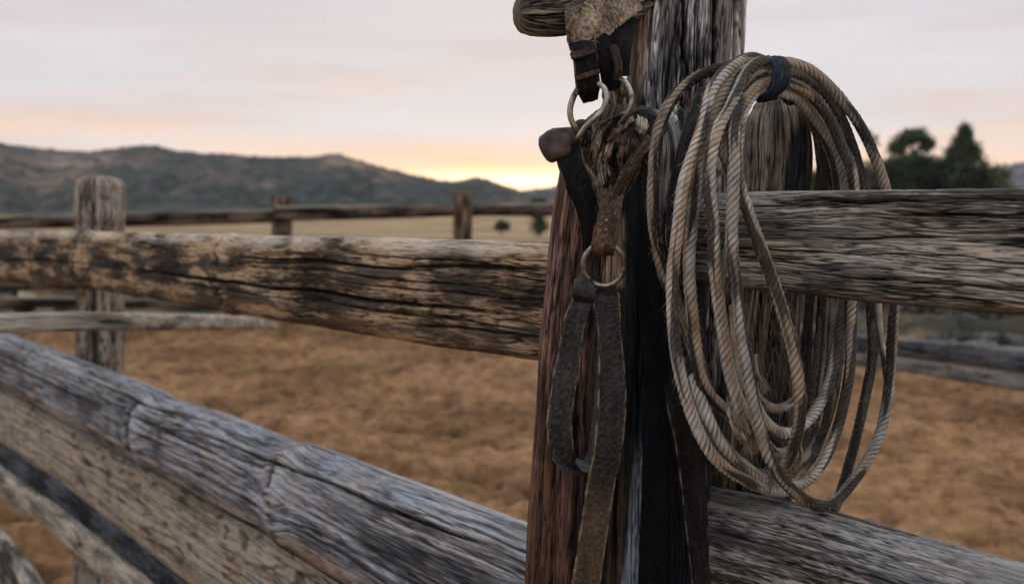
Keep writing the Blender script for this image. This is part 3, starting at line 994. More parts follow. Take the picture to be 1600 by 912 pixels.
# rings
def ring(pts, r, mat, depth, label=None, closed=True, n=140):
    S = np.array(pts, float)
    Z = S[:, 2] if S.shape[1] > 2 else np.full(len(S), depth)
    W = P(S[:, 0], S[:, 1], Z)
    o = tube("ring", W, r, n, 20, mat, bridle)
    if label:
        o["label"] = label
    return o


def oval(cx, cy, rx, ry, z0, dz=0.0, a0=0, a1=360, n=26):
    a = np.radians(np.linspace(a0, a1, n))
    return [(cx + rx * math.cos(t), cy - ry * math.sin(t), z0 + dz * math.sin(t)) for t in a]


ring([(903, 139, 1.0), (896, 152, 0.99), (891, 169, 0.985), (892, 185, 0.985), (899, 201, 0.985), (904, 210, 0.99)], 0.0030, M_BRONZE, 1.0)
ring([(936, 131, 0.972), (944, 138, 0.968), (948, 152, 0.965), (942, 170, 0.965), (930, 184, 0.965), (914, 199, 0.97), (903, 215, 0.975), (895, 224, 0.985)], 0.0027, M_STEEL, 1.0, "open steel ring below the black keeper")
ring([(968, 122, 0.985), (979, 130, 0.975), (986, 146, 0.97), (987, 160, 0.97), (982, 176, 0.972), (974, 188, 0.98), (968, 199, 0.99)], 0.0025, M_STEEL, 1.0)
ring(oval(943.5, 413.5, 32, 32.5, 0.965, -0.004, 0, 352, 30), 0.0025, M_STEEL, 1.0, "round steel ring between the brown tab and the black strap")

# leather roll behind the shoulder
gnarl([(985, 184, 7, 1.03), (1005, 181, 10, 1.025), (1024, 188, 10, 1.02), (1036, 200, 8, 1.02)], FOLD, 421, mat=M_LEATHER, parent=bridle, name="strap_roll", fld=leather_field(422, BLK0, (0.06, 0.05, 0.045), wr=3), amp=1.0)

# dark strap falling from the peg
o, K = ribbon("cheek_strap", [(876, 206, 905, 222, 1.0, 0.985), (868, 236, 910, 236, 0.985, 0.98), (872, 259, 914, 256, 0.975, 0.975), (883, 286, 926, 290, 0.975, 0.975), (895, 316, 934, 318, 0.98, 0.978), (904, 345, 935, 342, 0.985, 0.98), (909, 372, 930, 366, 0.99, 0.985), (912, 396, 926, 388, 0.995, 0.99)],
              0.0045, 240, 60, leather_field(431, BLK0, (0.030, 0.030, 0.033), edge=(0.10, 0.085, 0.07), wr=1.5), M_BLACK, bridle, label="black cheek strap hanging from the wooden peg")

# orange brown strap from the right, and the riveted tab
ribbon("tie_strap", [(1010, 212, 1026, 222, 0.99, 0.99), (990, 236, 1004, 244, 0.982, 0.985), (974, 262, 990, 272, 0.976, 0.98), (962, 288, 977, 296, 0.972, 0.978), (952, 312, 968, 320, 0.970, 0.974)],
       0.005, 160, 40, leather_field(441, (0.025, 0.014, 0.009), (0.22, 0.125, 0.07), wr=3.0, bub=2), M_LEATHER, bridle, ex=2.6, label="rust brown twisted strap slanting to the riveted tab")
tab, K = ribbon("tab", [(938, 296, 976, 302, 0.975, 0.98), (937, 318, 972, 318, 0.968, 0.972), (933, 345, 969, 345, 0.962, 0.965), (926, 368, 965, 368, 0.958, 0.96), (923, 385, 961, 386, 0.958, 0.958), (924, 394, 960, 394, 0.962, 0.962), (927, 396, 958, 396, 0.972, 0.972), (930, 380, 958, 380, 0.98, 0.98)],
                0.0055, 220, 70, leather_field(443, (0.05, 0.026, 0.014), (0.26, 0.140, 0.068), wr=1.6, bub=1.6, edge=(0.05, 0.03, 0.02), edgew=0.88), M_LEATHER, bridle, ex=4, label="tan brown riveted leather tab holding the round ring")
for (x, y) in ((948, 344), (947, 359), (961, 334), (938, 352)):
    c = P(x, y, 0.958)
    a = unit(CAM - c)
    tube("rivet", [c - a * 0.0005, c + a * 0.0012], 0.0012, 5, 10, M_STEEL, tab)

# black loop: left limb, curling up behind the right limb
o, K = ribbon("strap_loop", [(905, 438, 935, 444, 0.985, 0.975), (899, 452, 930, 462, 0.965, 0.962), (893, 470, 923, 480, 0.960, 0.958), (880, 503, 914, 507, 0.958, 0.958), (869, 566, 906, 566, 0.955, 0.957), (859, 620, 898, 622, 0.952, 0.955), (854, 662, 893, 664, 0.95, 0.955), (859, 704, 896, 696, 0.95, 0.958), (877, 731, 900, 712, 0.955, 0.966), (902, 739, 908, 722, 0.965, 0.975), (922, 728, 916, 716, 0.975, 0.985), (932, 690, 924, 690, 0.975, 0.985), (936, 630, 930, 630, 0.98, 0.99), (940, 540, 936, 540, 0.985, 0.995)],
              0.0042, 420, 64, leather_field(451, (0.012, 0.012, 0.013), (0.075, 0.075, 0.076), edge=(0.14, 0.12, 0.095), bub=2.2, wr=1.2), M_LEATHER, bridle, label="looped grey black strap curling back up at the left")
stitches("stitching", K[: 300], o, inset=0.80, off=0.0017)
ribbon("loop_collar", [(897, 437, 920, 432, 0.975, 0.97), (896, 447, 930, 447, 0.958, 0.956), (894, 458, 931, 464, 0.955, 0.953), (897, 467, 928, 474, 0.958, 0.956)], 0.005, 70, 50,
       leather_field(453, (0.012, 0.010, 0.009), (0.055, 0.045, 0.038)), M_LEATHER, o, ex=3)
gnarl([(905, 722, 5, 0.958), (915, 728, 8, 0.955), (924, 728, 7, 0.955)], FOLD, 455, mat=M_LEATHER, parent=o, name="curl", fld=leather_field(456, (0.03, 0.034, 0.038), (0.13, 0.145, 0.155), wr=3))


def gr_long(U, X, I):
    return sst(0.42, 0.62, I) * 0.85, (0.085, 0.055, 0.032)


o, K = ribbon("long_strap", [(926, 448, 964, 452, 0.99, 0.985), (927, 462, 968, 462, 0.966, 0.966), (927, 477, 969, 474, 0.962, 0.962), (934, 523, 972, 523, 0.960, 0.960), (935, 585, 977, 585, 0.957, 0.957), (934, 620, 979, 620, 0.955, 0.955), (931, 668, 976, 668, 0.953, 0.955), (926, 712, 970, 716, 0.952, 0.955), (918, 748, 963, 748, 0.952, 0.955), (909, 812, 952, 812, 0.952, 0.955), (893, 912, 938, 912, 0.952, 0.955), (878, 1010, 925, 1010, 0.955, 0.955), (868, 1080, 915, 1080, 0.96, 0.96)],
              0.0042, 520, 70, leather_field(461, (0.010, 0.010, 0.011), (0.055, 0.055, 0.058), edge=EDGE, bub=1.8, wr=1.3, grad=gr_long), M_LEATHER, bridle, label="long stitched strap, black above and brown below")
stitches("stitching", K, o, inset=0.84, off=0.0017)

# leather bound peg
pegc = np.array([(861, 252, 9, 1.0), (855, 232, 20, 0.985), (872, 224, 22, 0.985), (889, 218, 17, 0.995), (905, 212, 13, 1.02), (930, 208, 12, 1.06)])


def peg_field(U, V, X, Y, I, pos):
    a = fbm(U * 60, V * 60, 471, 3)
    off = 0.0012 * a
    t = np.clip(0.5 + 0.6 * a, 0, 1)[..., None]
    c = np.array([0.018, 0.012, 0.011]) * (1 - t) + np.array([0.085, 0.055, 0.048]) * t
    return off, c


S = pegc[1:]
Cp = P(S[:, 0], S[:, 1], S[:, 3])
K = cat(np.c_[Cp, S[:, 2] / F * S[:, 3]], 90)
o = sweep("peg", K[:, :3], np.repeat([[0.25, 0.1, 1.0]], 90, 0), K[:, 3] * 1.15, K[:, 3] * 0.9, 80, peg_field, M_LEATHER, trunk, ex=2.6, caps=(0.007, 0))
o["label"] = "stout dark leather bound peg at the left of the shoulder"
gnarl([(896, 206, 7, 1.0), (906, 196, 9, 1.0), (918, 198, 7, 1.005)], FOLD, 475, mat=M_LEATHER, parent=trunk, name="gnarl", fld=peg_field)

# ------------------------------------------------------------------ loose straps lower right of the bridle
def hang_strap(name, lines, label, c0, c1, edge=None, seed=0):
    S = np.array(lines, float)
    p0 = P((S[0, 0] + S[0, 2]) / 2, S[0, 1], S[0, 4])
    o, K = ribbon(name, lines, 0.005, 360, 60, leather_field(seed, c0, c1, edge=edge, wr=1.4), M_BLACK, None, ex=4)
    o["label"] = label
    o["category"] = "strap"
    return o


hang_strap("leather_strap", [(1036, 500, 1060, 500, 0.985, 0.985), (1036, 560, 1062, 560, 0.98, 0.98), (1039, 620, 1078, 620, 0.975, 0.975), (1053, 684, 1096, 684, 0.965, 0.965), (1064, 760, 1106, 760, 0.962, 0.962), (1075, 857, 1108, 857, 0.96, 0.96), (1082, 930, 1112, 930, 0.96, 0.96), (1090, 1060, 1118, 1060, 0.965, 0.965)],
           "dark brown leather strap hanging beside the rope coil down to the frame edge", (0.010, 0.009, 0.009), (0.040, 0.035, 0.032), edge=(0.09, 0.08, 0.065), seed=501)
hang_strap("leather_strap", [(996, 330, 1016, 330, 0.985, 0.985), (994, 440, 1030, 440, 0.98, 0.98), (1004, 560, 1044, 560, 0.978, 0.978), (1006, 652, 1042, 640, 0.975, 0.975), (1003, 740, 1044, 740, 0.972, 0.972), (999, 850, 1044, 850, 0.97, 0.97), (996, 940, 1043, 940, 0.97, 0.97), (994, 1060, 1040, 1060, 0.975, 0.975)],
           "smooth blue black leather strap on the charred face of the post", (0.003, 0.004, 0.006), (0.009, 0.011, 0.016), seed=507)
hang_strap("leather_strap", [(1090, 138, 1106, 142, 1.06, 1.06), (1078, 170, 1096, 176, 1.03, 1.03), (1062, 215, 1080, 220, 1.0, 1.0), (1050, 262, 1070, 264, 0.98, 0.98), (1040, 317, 1062, 317, 0.975, 0.975), (1040, 370, 1062, 370, 0.975, 0.975), (1044, 430, 1064, 430, 0.98, 0.98), (1050, 500, 1066, 500, 0.985, 0.985)],
           "narrow slate black strap running down between the first two rope strands", (0.012, 0.012, 0.013), (0.06, 0.062, 0.066), edge=(0.17, 0.09, 0.045), seed=513)

# ------------------------------------------------------------------ the coiled rope
rp = P(1205, 120, 1.0)
rope = thing("coiled_rope", "coil of worn rope hung over the stub post and tied with dark blue cord", "rope", tuple(rp))
RS = [0]
LAY = 5                         # ridges of the laid rope
ROPE_PATHS = []


def rope_shape(pitch, hand=1):
    def f(U, TH, I):
        w = 2 * np.pi / LAY
        ph = (TH - hand * U * 2 * np.pi / pitch) % w - w / 2
        x = ph / (w / 2)
        return 0.86 + 0.155 * np.sqrt(np.maximum(1 - 0.97 * x * x, 0))
    return f


def strand(pts, tone=0.0, r=None, name="coil", brown=0.0, pitch=0.036, dark=0.0, fuzz=True, parent=None, z=None):
    """pts: (x, y, depth) in the photograph and metres; a length of laid rope"""
    RS[0] += 1
    seed = 600 + RS[0] * 5
    S = np.array(pts, float)
    W = P(S[:, 0], S[:, 1], S[:, 2])
    rr = (r or 11.3) / F
    rad = 0.0056 if not r else r * 0.86 / F
    L = np.linalg.norm(np.diff(W, axis=0), axis=1).sum()
    n = max(20, int(L / 0.0016))
    K = cat(W, n)
    K[:, 0] += 0.0017 * perlin(np.arange(n) * 0.02, np.arange(n) * 0 + 0.5, seed)
    K[:, 1] += 0.0014 * perlin(np.arange(n) * 0.02, np.arange(n) * 0 + 7.5, seed)
    T = unit(np.gradient(K, axis=0))
    A = transport(T)
    R = rad * np.ones(n)
    pt = 6.0 * rad

    def field(U, V, X, Y, I, pos):
        th = np.arctan2(Y, X)
        w5 = 2 * np.pi / LAY
        ph = ((th - U * 2 * np.pi / pt) % w5 - w5 / 2) / (w5 / 2)
        yarn = np.cos(ph * 11)
        a = fbm(U * 16, th * 0.5, seed, 3)
        b = fbm(U * 60, ph * 2.5, seed + 2, 2)
        off = 0.00010 * yarn + 0.0004 * b
        t = np.clip(0.5 + 0.5 * b + 0.25 * a, 0, 1)[..., None]
        grey = (np.array([0.13, 0.125, 0.118]) * (1 - t) + np.array([0.56, 0.54, 0.50]) * t)
        tan = (np.array([0.14, 0.10, 0.065]) * (1 - t) + np.array([0.54, 0.43, 0.31]) * t)
        w = np.clip(0.45 + brown + 1.1 * fbm(U * 9, th * 0.2, seed + 4, 2), 0, 1)[..., None]
        c = grey * (1 - w) + tan * w
        dk = np.clip(sst(-0.04, 0.26, fbm(U * 7 + 5, th * 0.35, seed + 6, 3)) * 0.9 + dark * 1.15, 0, 0.97)[..., None]
        c = c * (1 - dk) + (np.array([0.010, 0.009, 0.009]) + 0.022 * t) * dk
        gv = (sst(0.55, 1.02, np.abs(ph)) * 0.86)[..., None]       # grooves of the lay coloured darker
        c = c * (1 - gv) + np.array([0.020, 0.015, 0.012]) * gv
        return off, c * (1 + tone) * (0.8 + 0.4 * ((seed * 37) % 11) / 10)
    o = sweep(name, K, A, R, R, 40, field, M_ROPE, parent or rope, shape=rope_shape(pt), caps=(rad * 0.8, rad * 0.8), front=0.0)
    # grain along the lay: second coordinate turns with the strands
    me = o.data
    g = me.attributes["grain"]
    nv = len(me.vertices)
    uv = np.zeros(nv * 2, np.float32)
    g.data.foreach_get("vector", uv)
    uv = uv.reshape(-1, 2)
    uv[:, 1] -= uv[:, 0] * (2 * np.pi * rad / pt)
    g.data.foreach_set("vector", uv.reshape(-1))
    if fuzz:
        ROPE_PATHS.append((K, T, rad, seed))
    return o


zf = 0.905
# strands front left, then round the bottom and up behind the rail
strand([(1196, 118, 1.0), (1160, 104, 0.985), (1123, 109, 0.97), (1094, 118, 0.955), (1068, 136, 0.945), (1048, 160, 0.935), (1032, 194, 0.93), (1024, 231, 0.925), (1021, 274, 0.925), (1021, 343, 0.925), (1030, 394, 0.93), (1043, 437, 0.935), (1062, 480, 0.945), (1082, 540, 0.95), (1096, 590, 0.95)], brown=0.35, dark=0.05, tone=-0.15)
strand([(1210, 104, 1.01), (1188, 93, 1.0), (1171, 91, 0.98), (1148, 99, 0.96), (1125, 118, 0.94), (1109, 143, 0.925), (1101, 174, 0.915), (1094, 203, 0.91), (1085, 231, 0.905), (1073, 270, 0.90), (1066, 302, 0.90), (1060, 343, 0.90), (1053, 400, 0.90), (1051, 443, 0.90), (1053, 500, 0.90), (1057, 550, 0.90), (1065, 594, 0.90), (1083, 654, 0.905), (1107, 702, 0.91), (1135, 732, 0.925), (1168, 752, 0.945), (1201, 765, 0.97), (1232, 766, 1.0), (1262, 748, 1.03)], tone=0.02)
strand([(1196, 112, 0.985), (1160, 110, 0.965), (1140, 126, 0.955), (1124, 156, 0.94), (1112, 190, 0.93), (1100, 231, 0.92), (1090, 270, 0.915), (1084, 310, 0.91), (1080, 357, 0.91), (1078, 414, 0.91), (1081, 471, 0.91), (1086, 528, 0.915), (1092, 575, 0.915), (1102, 604, 0.92), (1118, 626, 0.925), (1140, 648, 0.93), (1160, 672, 0.935)], brown=0.15, dark=0.06)
strand([(1204, 100, 0.985), (1186, 98, 0.965), (1168, 113, 0.95), (1156, 137, 0.935), (1140, 172, 0.92), (1124, 200, 0.905), (1113, 232, 0.897), (1109, 262, 0.893), (1108, 300, 0.89), (1112, 343, 0.89), (1114, 386, 0.89), (1117, 430, 0.892), (1124, 480, 0.895), (1134, 535, 0.895), (1143, 585, 0.9), (1152, 620, 0.9), (1160, 650, 0.905)], tone=0.05, brown=-0.1)
strand([(1200, 112, 0.99), (1186, 114, 0.97), (1170, 122, 0.96), (1160, 135, 0.955), (1154, 150, 0.945), (1140, 190, 0.93), (1134, 214, 0.92), (1130, 236, 0.915), (1134, 252, 0.915), (1138, 268, 0.93)], r=8.5, brown=0.3, tone=0.05)
# outermost loop, right round
strand([(1206, 128, 0.99), (1196, 130, 0.975), (1179, 140, 0.955), (1163, 160, 0.935), (1152, 186, 0.915), (1147, 214, 0.905), (1145, 260, 0.895), (1143, 300, 0.89), (1143, 357, 0.885), (1147, 414, 0.88), (1154, 471, 0.88), (1162, 528, 0.88), (1170, 586, 0.88), (1178, 633, 0.88), (1192, 683, 0.885), (1210, 726, 0.89), (1231, 758, 0.905), (1257, 781, 0.925), (1282, 790, 0.95), (1300, 784, 0.975), (1316, 772, 0.995), (1341, 742, 1.02), (1364, 704, 1.04), (1379, 664, 1.055), (1388, 609, 1.065), (1393, 550, 1.07), (1396, 500, 1.07), (1397, 440, 1.07), (1393, 370, 1.07), (1386, 310, 1.07), (1378, 277, 1.07), (1366, 242, 1.065), (1352, 208, 1.06), (1331, 174, 1.05), (1302, 140, 1.04), (1271, 113, 1.03), (1242, 100, 1.02), (1216, 98, 1.01), (1196, 104, 1.01)], tone=0.0)
# inner full loop (second on the left, ends up right of the stub)
strand([(1086, 590, 0.93), (1094, 622, 0.92), (1112, 666, 0.915), (1133, 700, 0.92), (1160, 726, 0.94), (1190, 746, 0.96), (1219, 757, 0.985), (1246, 758, 1.005), (1272, 741, 1.025), (1295, 704, 1.04), (1312, 660, 1.05), (1322, 609, 1.055), (1328, 550, 1.06), (1332, 480, 1.06), (1334, 400, 1.06), (1335, 320, 1.06), (1329, 262, 1.055), (1318, 234, 1.05), (1302, 196, 1.04), (1282, 165, 1.03), (1262, 143, 1.02), (1240, 131, 1.01), (1222, 128, 1.005), (1204, 126, 1.0)], tone=0.05, brown=-0.1)
strand([(1205, 120, 1.0), (1228, 114, 1.01), (1257, 123, 1.03), (1285, 143, 1.045), (1308, 174, 1.055), (1328, 214, 1.065), (1342, 254, 1.07), (1352, 297, 1.075), (1358, 370, 1.08), (1361, 450, 1.08), (1362, 550, 1.08), (1355, 609, 1.075), (1341, 677, 1.07), (1326, 735, 1.055), (1310, 780, 1.03), (1300, 796, 1.01)], r=9.6, dark=0.75)
strand([(1208, 138, 1.005), (1226, 146, 1.02), (1244, 153, 1.03), (1265, 176, 1.045), (1285, 199, 1.055), (1306, 230, 1.065), (1318, 268, 1.07), (1322, 310, 1.075), (1320, 380, 1.075), (1316, 465, 1.07), (1308, 545, 1.06), (1296, 594, 1.045), (1276, 638, 1.02), (1254, 664, 0.995), (1230, 676, 0.975), (1208, 668, 0.96), (1190, 648, 0.94), (1176, 620, 0.93)], tone=0.1, brown=0.0)
strand([(1240, 152, 1.06), (1262, 172, 1.07), (1276, 200, 1.08), (1286, 237, 1.085), (1290, 290, 1.09), (1288, 360, 1.09), (1283, 460, 1.09), (1276, 550, 1.09), (1267, 639, 1.085), (1258, 690, 1.07), (1240, 715, 1.04)], r=8.6, dark=0.65)
strand([(1240, 150, 1.06), (1270, 184, 1.07), (1287, 222, 1.08), (1300, 256, 1.085), (1307, 300, 1.09), (1307, 380, 1.09), (1303, 470, 1.09), (1300, 560, 1.085), (1293, 650, 1.07), (1278, 690, 1.05), (1262, 716, 1.03), (1240, 740, 1.0)], r=8.0, brown=0.1)
strand([(1274, 196, 1.09), (1280, 226, 1.095), (1282, 262, 1.10), (1277, 320, 1.10), (1270, 420, 1.10), (1260, 500, 1.10), (1255, 570, 1.10), (1250, 640, 1.09), (1240, 680, 1.07)], r=8.0, dark=0.7)
strand([(1256, 160, 1.08), (1296, 210, 1.095), (1318, 250, 1.10), (1344, 300, 1.11), (1368, 400, 1.11), (1372, 470, 1.11), (1376, 520, 1.105), (1382, 555, 1.10), (1386, 590, 1.095)], r=6.5, brown=0.1)
strand([(1290, 205, 1.10), (1310, 260, 1.105), (1312, 340, 1.11), (1290, 470, 1.11), (1284, 560, 1.11), (1276, 640, 1.10)], r=7.0, brown=0.3)
# diagonal strand that crosses the rail face
strand([(1190, 135, 0.98), (1172, 150, 0.95), (1158, 176, 0.93), (1152, 215, 0.92), (1152, 256, 0.91), (1160, 300, 0.905), (1173, 343, 0.90), (1188, 386, 0.895), (1205, 428, 0.89), (1220, 471, 0.885), (1236, 522, 0.885), (1245, 565, 0.885), (1250, 609, 0.89), (1251, 648, 0.90), (1245, 683, 0.91), (1234, 712, 0.925), (1218, 738, 0.94)], brown=0.1)
for (pts_, r_, dk_) in (([(1246, 152, 1.07), (1270, 190, 1.09), (1280, 240, 1.10), (1281, 310, 1.11), (1264, 460, 1.11), (1262, 560, 1.11), (1254, 660, 1.10), (1236, 712, 1.07)], 8.5, 0.6),
                        ([(1246, 142, 1.06), (1280, 176, 1.08), (1300, 226, 1.09), (1312, 300, 1.10), (1312, 460, 1.10), (1306, 560, 1.09), (1290, 660, 1.07), (1268, 704, 1.04), (1244, 724, 1.0)], 8.0, 0.25),
                        ([(1250, 150, 1.08), (1292, 190, 1.10), (1322, 250, 1.11), (1330, 320, 1.12), (1322, 460, 1.12), (1312, 560, 1.11), (1300, 640, 1.10), (1276, 706, 1.07), (1250, 738, 1.03)], 7.0, 0.55),
                        ([(1254, 170, 1.10), (1284, 230, 1.12), (1296, 300, 1.12), (1294, 460, 1.12), (1288, 580, 1.12), (1270, 680, 1.10), (1246, 724, 1.06)], 7.5, 0.7)):
    strand(pts_, r=r_, dark=dk_)
strand([(1128, 160, 1.03), (1150, 136, 1.03), (1182, 126, 1.035), (1214, 136, 1.04), (1236, 156, 1.045)], r=12, dark=0.8)  # two dark strands added behind, standing in for the shadow of the cord
strand([(1140, 190, 1.04), (1156, 156, 1.04), (1184, 142, 1.045), (1212, 148, 1.05)], r=11, dark=0.8)
# short lengths inside the coil
strand([(1176, 600, 0.96), (1184, 620, 0.96), (1204, 636, 0.975), (1224, 636, 0.99), (1242, 626, 1.01)], r=8, dark=0.1)
strand([(1180, 640, 0.95), (1192, 662, 0.95), (1210, 686, 0.965), (1226, 690, 0.98), (1246, 684, 1.0)], r=8, tone=-0.1)
strand([(1196, 690, 0.96), (1210, 705, 0.965), (1226, 706, 0.975), (1240, 700, 0.99)], r=9, tone=-0.2)
strand([(1090, 640, 0.95), (1112, 690, 0.955), (1140, 718, 0.96), (1180, 738, 0.97), (1210, 742, 0.98), (1236, 732, 0.99)], r=9, dark=0.35)
strand([(1060, 560, 0.94), (1074, 620, 0.935), (1092, 664, 0.935), (1116, 704, 0.94), (1150, 735, 0.95)], r=9, dark=0.45)
strand([(1072, 430, 0.935), (1080, 480, 0.94), (1090, 530, 0.945), (1100, 580, 0.945)], r=4.5, brown=0.4)
strand([(1146, 360, 0.915), (1133, 390, 0.90), (1131, 420, 0.895), (1132, 446, 0.895)], r=4.0, brown=0.3)
strand([(1140, 590, 0.905), (1158, 625, 0.91), (1175, 665, 0.92), (1188, 690, 0.93)], r=7, brown=0.0)
strand([(1180, 556, 0.93), (1184, 580, 0.925), (1192, 596, 0.925), (1198, 604, 0.925), (1196, 611, 0.925)], r=4.2, brown=0.5)
strand([(1143, 480, 0.95), (1150, 560, 0.945), (1160, 610, 0.94), (1170, 650, 0.94)], r=6, brown=0.2, dark=0.1)

# frayed knot where two strands end
fray = gnarl([(1146, 622, 9, 0.915), (1154, 648, 15, 0.905), (1164, 668, 19, 0.902), (1174, 686, 14, 0.905), (1180, 702, 7, 0.915)], FOLD, 701, nl=120, na=90, mat=M_ROPE, parent=rope, name="frayed_knot",
             fld=woodfield(703, ((0.02, 0.015, 0.012), (0.15, 0.115, 0.085), (0.44, 0.37, 0.28)), amp=2.6, fib=3.0, fine=0.8, blotch=0.4, bs=4))
gnarl([(1205, 745, 8, 0.97), (1225, 735, 13, 0.955), (1240, 715, 13, 0.945), (1244, 695, 9, 0.94)], FOLD, 707, nl=90, na=80, mat=M_ROPE, parent=rope, name="frayed_knot",
      fld=woodfield(709, ((0.02, 0.014, 0.01), (0.12, 0.085, 0.06), (0.34, 0.26, 0.18)), amp=2.6, fib=3.0, fine=0.8, blotch=0.4, bs=4))

# binding cord
for k, (dx_, w_) in enumerate(((0, 5.5), (7, 4.6), (17, 4.6), (11, 5.0), (22, 3.6))):
    pts = [(1200 + dx_, 91, 0.995), (1208 + dx_, 100, 0.968), (1211 + dx_, 116, 0.955), (1206 + dx_, 134, 0.950), (1196 + dx_ * .7, 150, 0.955), (1186 + dx_ * .5, 156, 0.972), (1190 + dx_ * .5, 148, 1.02), (1200 + dx_, 110, 1.04), (1200 + dx_, 95, 1.02)]
    S = np.array(pts, float)
    W = P(S[:, 0], S[:, 1], S[:, 2])

    def cf(U, V, X, Y, I, pos, k=k):
        a = fbm(U * 90, V * 200, 720 + k, 3)
        t = np.clip(0.45 + 0.6 * a, 0, 1)[..., None]
        col2 = np.array([0.016, 0.034, 0.052]) if k in (0, 3) else np.array([0.022, 0.020, 0.024])
        return 0.0003 * a, np.array([0.004, 0.005, 0.008]) * (1 - t) + col2 * t
    o = tube("binding_cord", W, w_ / F * 0.82, 240, 34, M_CORD, rope, field=cf, shape=rope_shape(0.014))


# loose fibres standing off the rope
def fibres(name, parent, specs, mat):
    """specs: (origin, direction, length, colour); tiny curved ribbons in one mesh"""
    n = len(specs)
    O = np.array([s[0] for s in specs])
    D = unit(np.array([s[1] for s in specs]))
    Ln = np.array([s[2] for s in specs])[:, None]
    rs = np.random.RandomState(9)
    bend = unit(rs.randn(n, 3)) * Ln * 0.35 + np.array([0, 0, -1.0]) * Ln * 0.15
    W = unit(np.cross(D, unit(CAM - O))) * 0.00016
    vs = np.zeros((n, 8, 3))
    for k, t in enumerate((0, 0.35, 0.7, 1.0)):
        c = O + D * Ln * t + bend * t * t
        w = W * (1 - 0.8 * t)
        vs[:, 2 * k] = c - w
        vs[:, 2 * k + 1] = c + w
    b = (np.arange(n) * 8)[:, None, None]
    q = b + np.array([[0, 1, 3, 2], [2, 3, 5, 4], [4, 5, 7, 6]])[None]
    me = bpy.data.meshes.new(name)
    me.from_pydata(vs.reshape(-1, 3).tolist(), [], q.reshape(-1, 4).tolist())
    at_ = me.attributes.new("tint", 'FLOAT_COLOR', 'POINT')
    cc = np.ones((n * 8, 4), np.float32)
    cc[:, :3] = np.repeat(np.array([s[3] for s in specs]), 8, 0)
    at_.data.foreach_set("color", cc.reshape(-1))
    me.materials.append(mat)
    o = link(name, me, parent)
    o["kind"] = "stuff"
    return o


rs = np.random.RandomState(5)
spec = []
for (K, T, rad, seed) in ROPE_PATHS:
    L = len(K) * 0.0016
    for _ in range(int(L * 1300)):
        i = rs.randint(len(K))
        v = unit(rs.randn(3))
        v = v - (v @ T[i]) * T[i]
        v /= np.linalg.norm(v) + 1e-9
        g = rs.rand()
        spec.append((K[i] + v * rad * 0.9, v * (0.35 + 0.5 * rs.rand()) + T[i] * rs.choice([-1, 1]), 0.0025 + 0.006 * rs.rand() ** 2,
                     np.array([0.42, 0.35, 0.26]) * (0.35 + 0.65 * g)))
for (x, y, zc, rr, n) in ((1158, 650, 0.895, 14, 90), (1172, 690, 0.90, 12, 90), (1236, 715, 0.93, 12, 90), (1190, 600, 0.92, 8, 60), (1205, 742, 0.96, 14, 160), (1258, 735, 0.93, 4, 50)):
    for _ in range(n):
        a = rs.rand() * 6.28
        q_ = rr * math.sqrt(rs.rand())
        o_ = P(x + q_ * math.cos(a), y + q_ * math.sin(a) * 1.3, zc)
        spec.append((o_, np.array([rs.randn() * 0.6, -0.3, -1.0 + rs.randn() * 0.5]), 0.006 + 0.012 * rs.rand(), np.array([0.30, 0.235, 0.165]) * (0.2 + 0.8 * rs.rand())))
fibres("loose_fibres", rope, spec, M_ROPE)

# splinters on the stub post and the trunk
spec = []
for _ in range(500):
    x = 1155 + rs.rand() * 95
    y = 455 + rs.rand() * 280
    spec.append((P(x, y, 1.083), np.array([rs.randn() * 0.12, -0.12, -1.0 if rs.rand() < 0.6 else 1.0]), 0.012 + 0.03 * rs.rand(), np.array([0.34, 0.25, 0.17]) * (0.3 + 0.8 * rs.rand())))
fibres("splinters", stub, spec, M_ROPE)

# ------------------------------------------------------------------ ground, far fences, hills, trees
def simple_mat(name, build, rough=0.95, spec=0.1):
    m, n, l, b = base_mat(name)
    b.inputs["Roughness"].default_value = rough
    b.inputs["Specular IOR Level"].default_value = spec
    build(n, l, b)
    return m


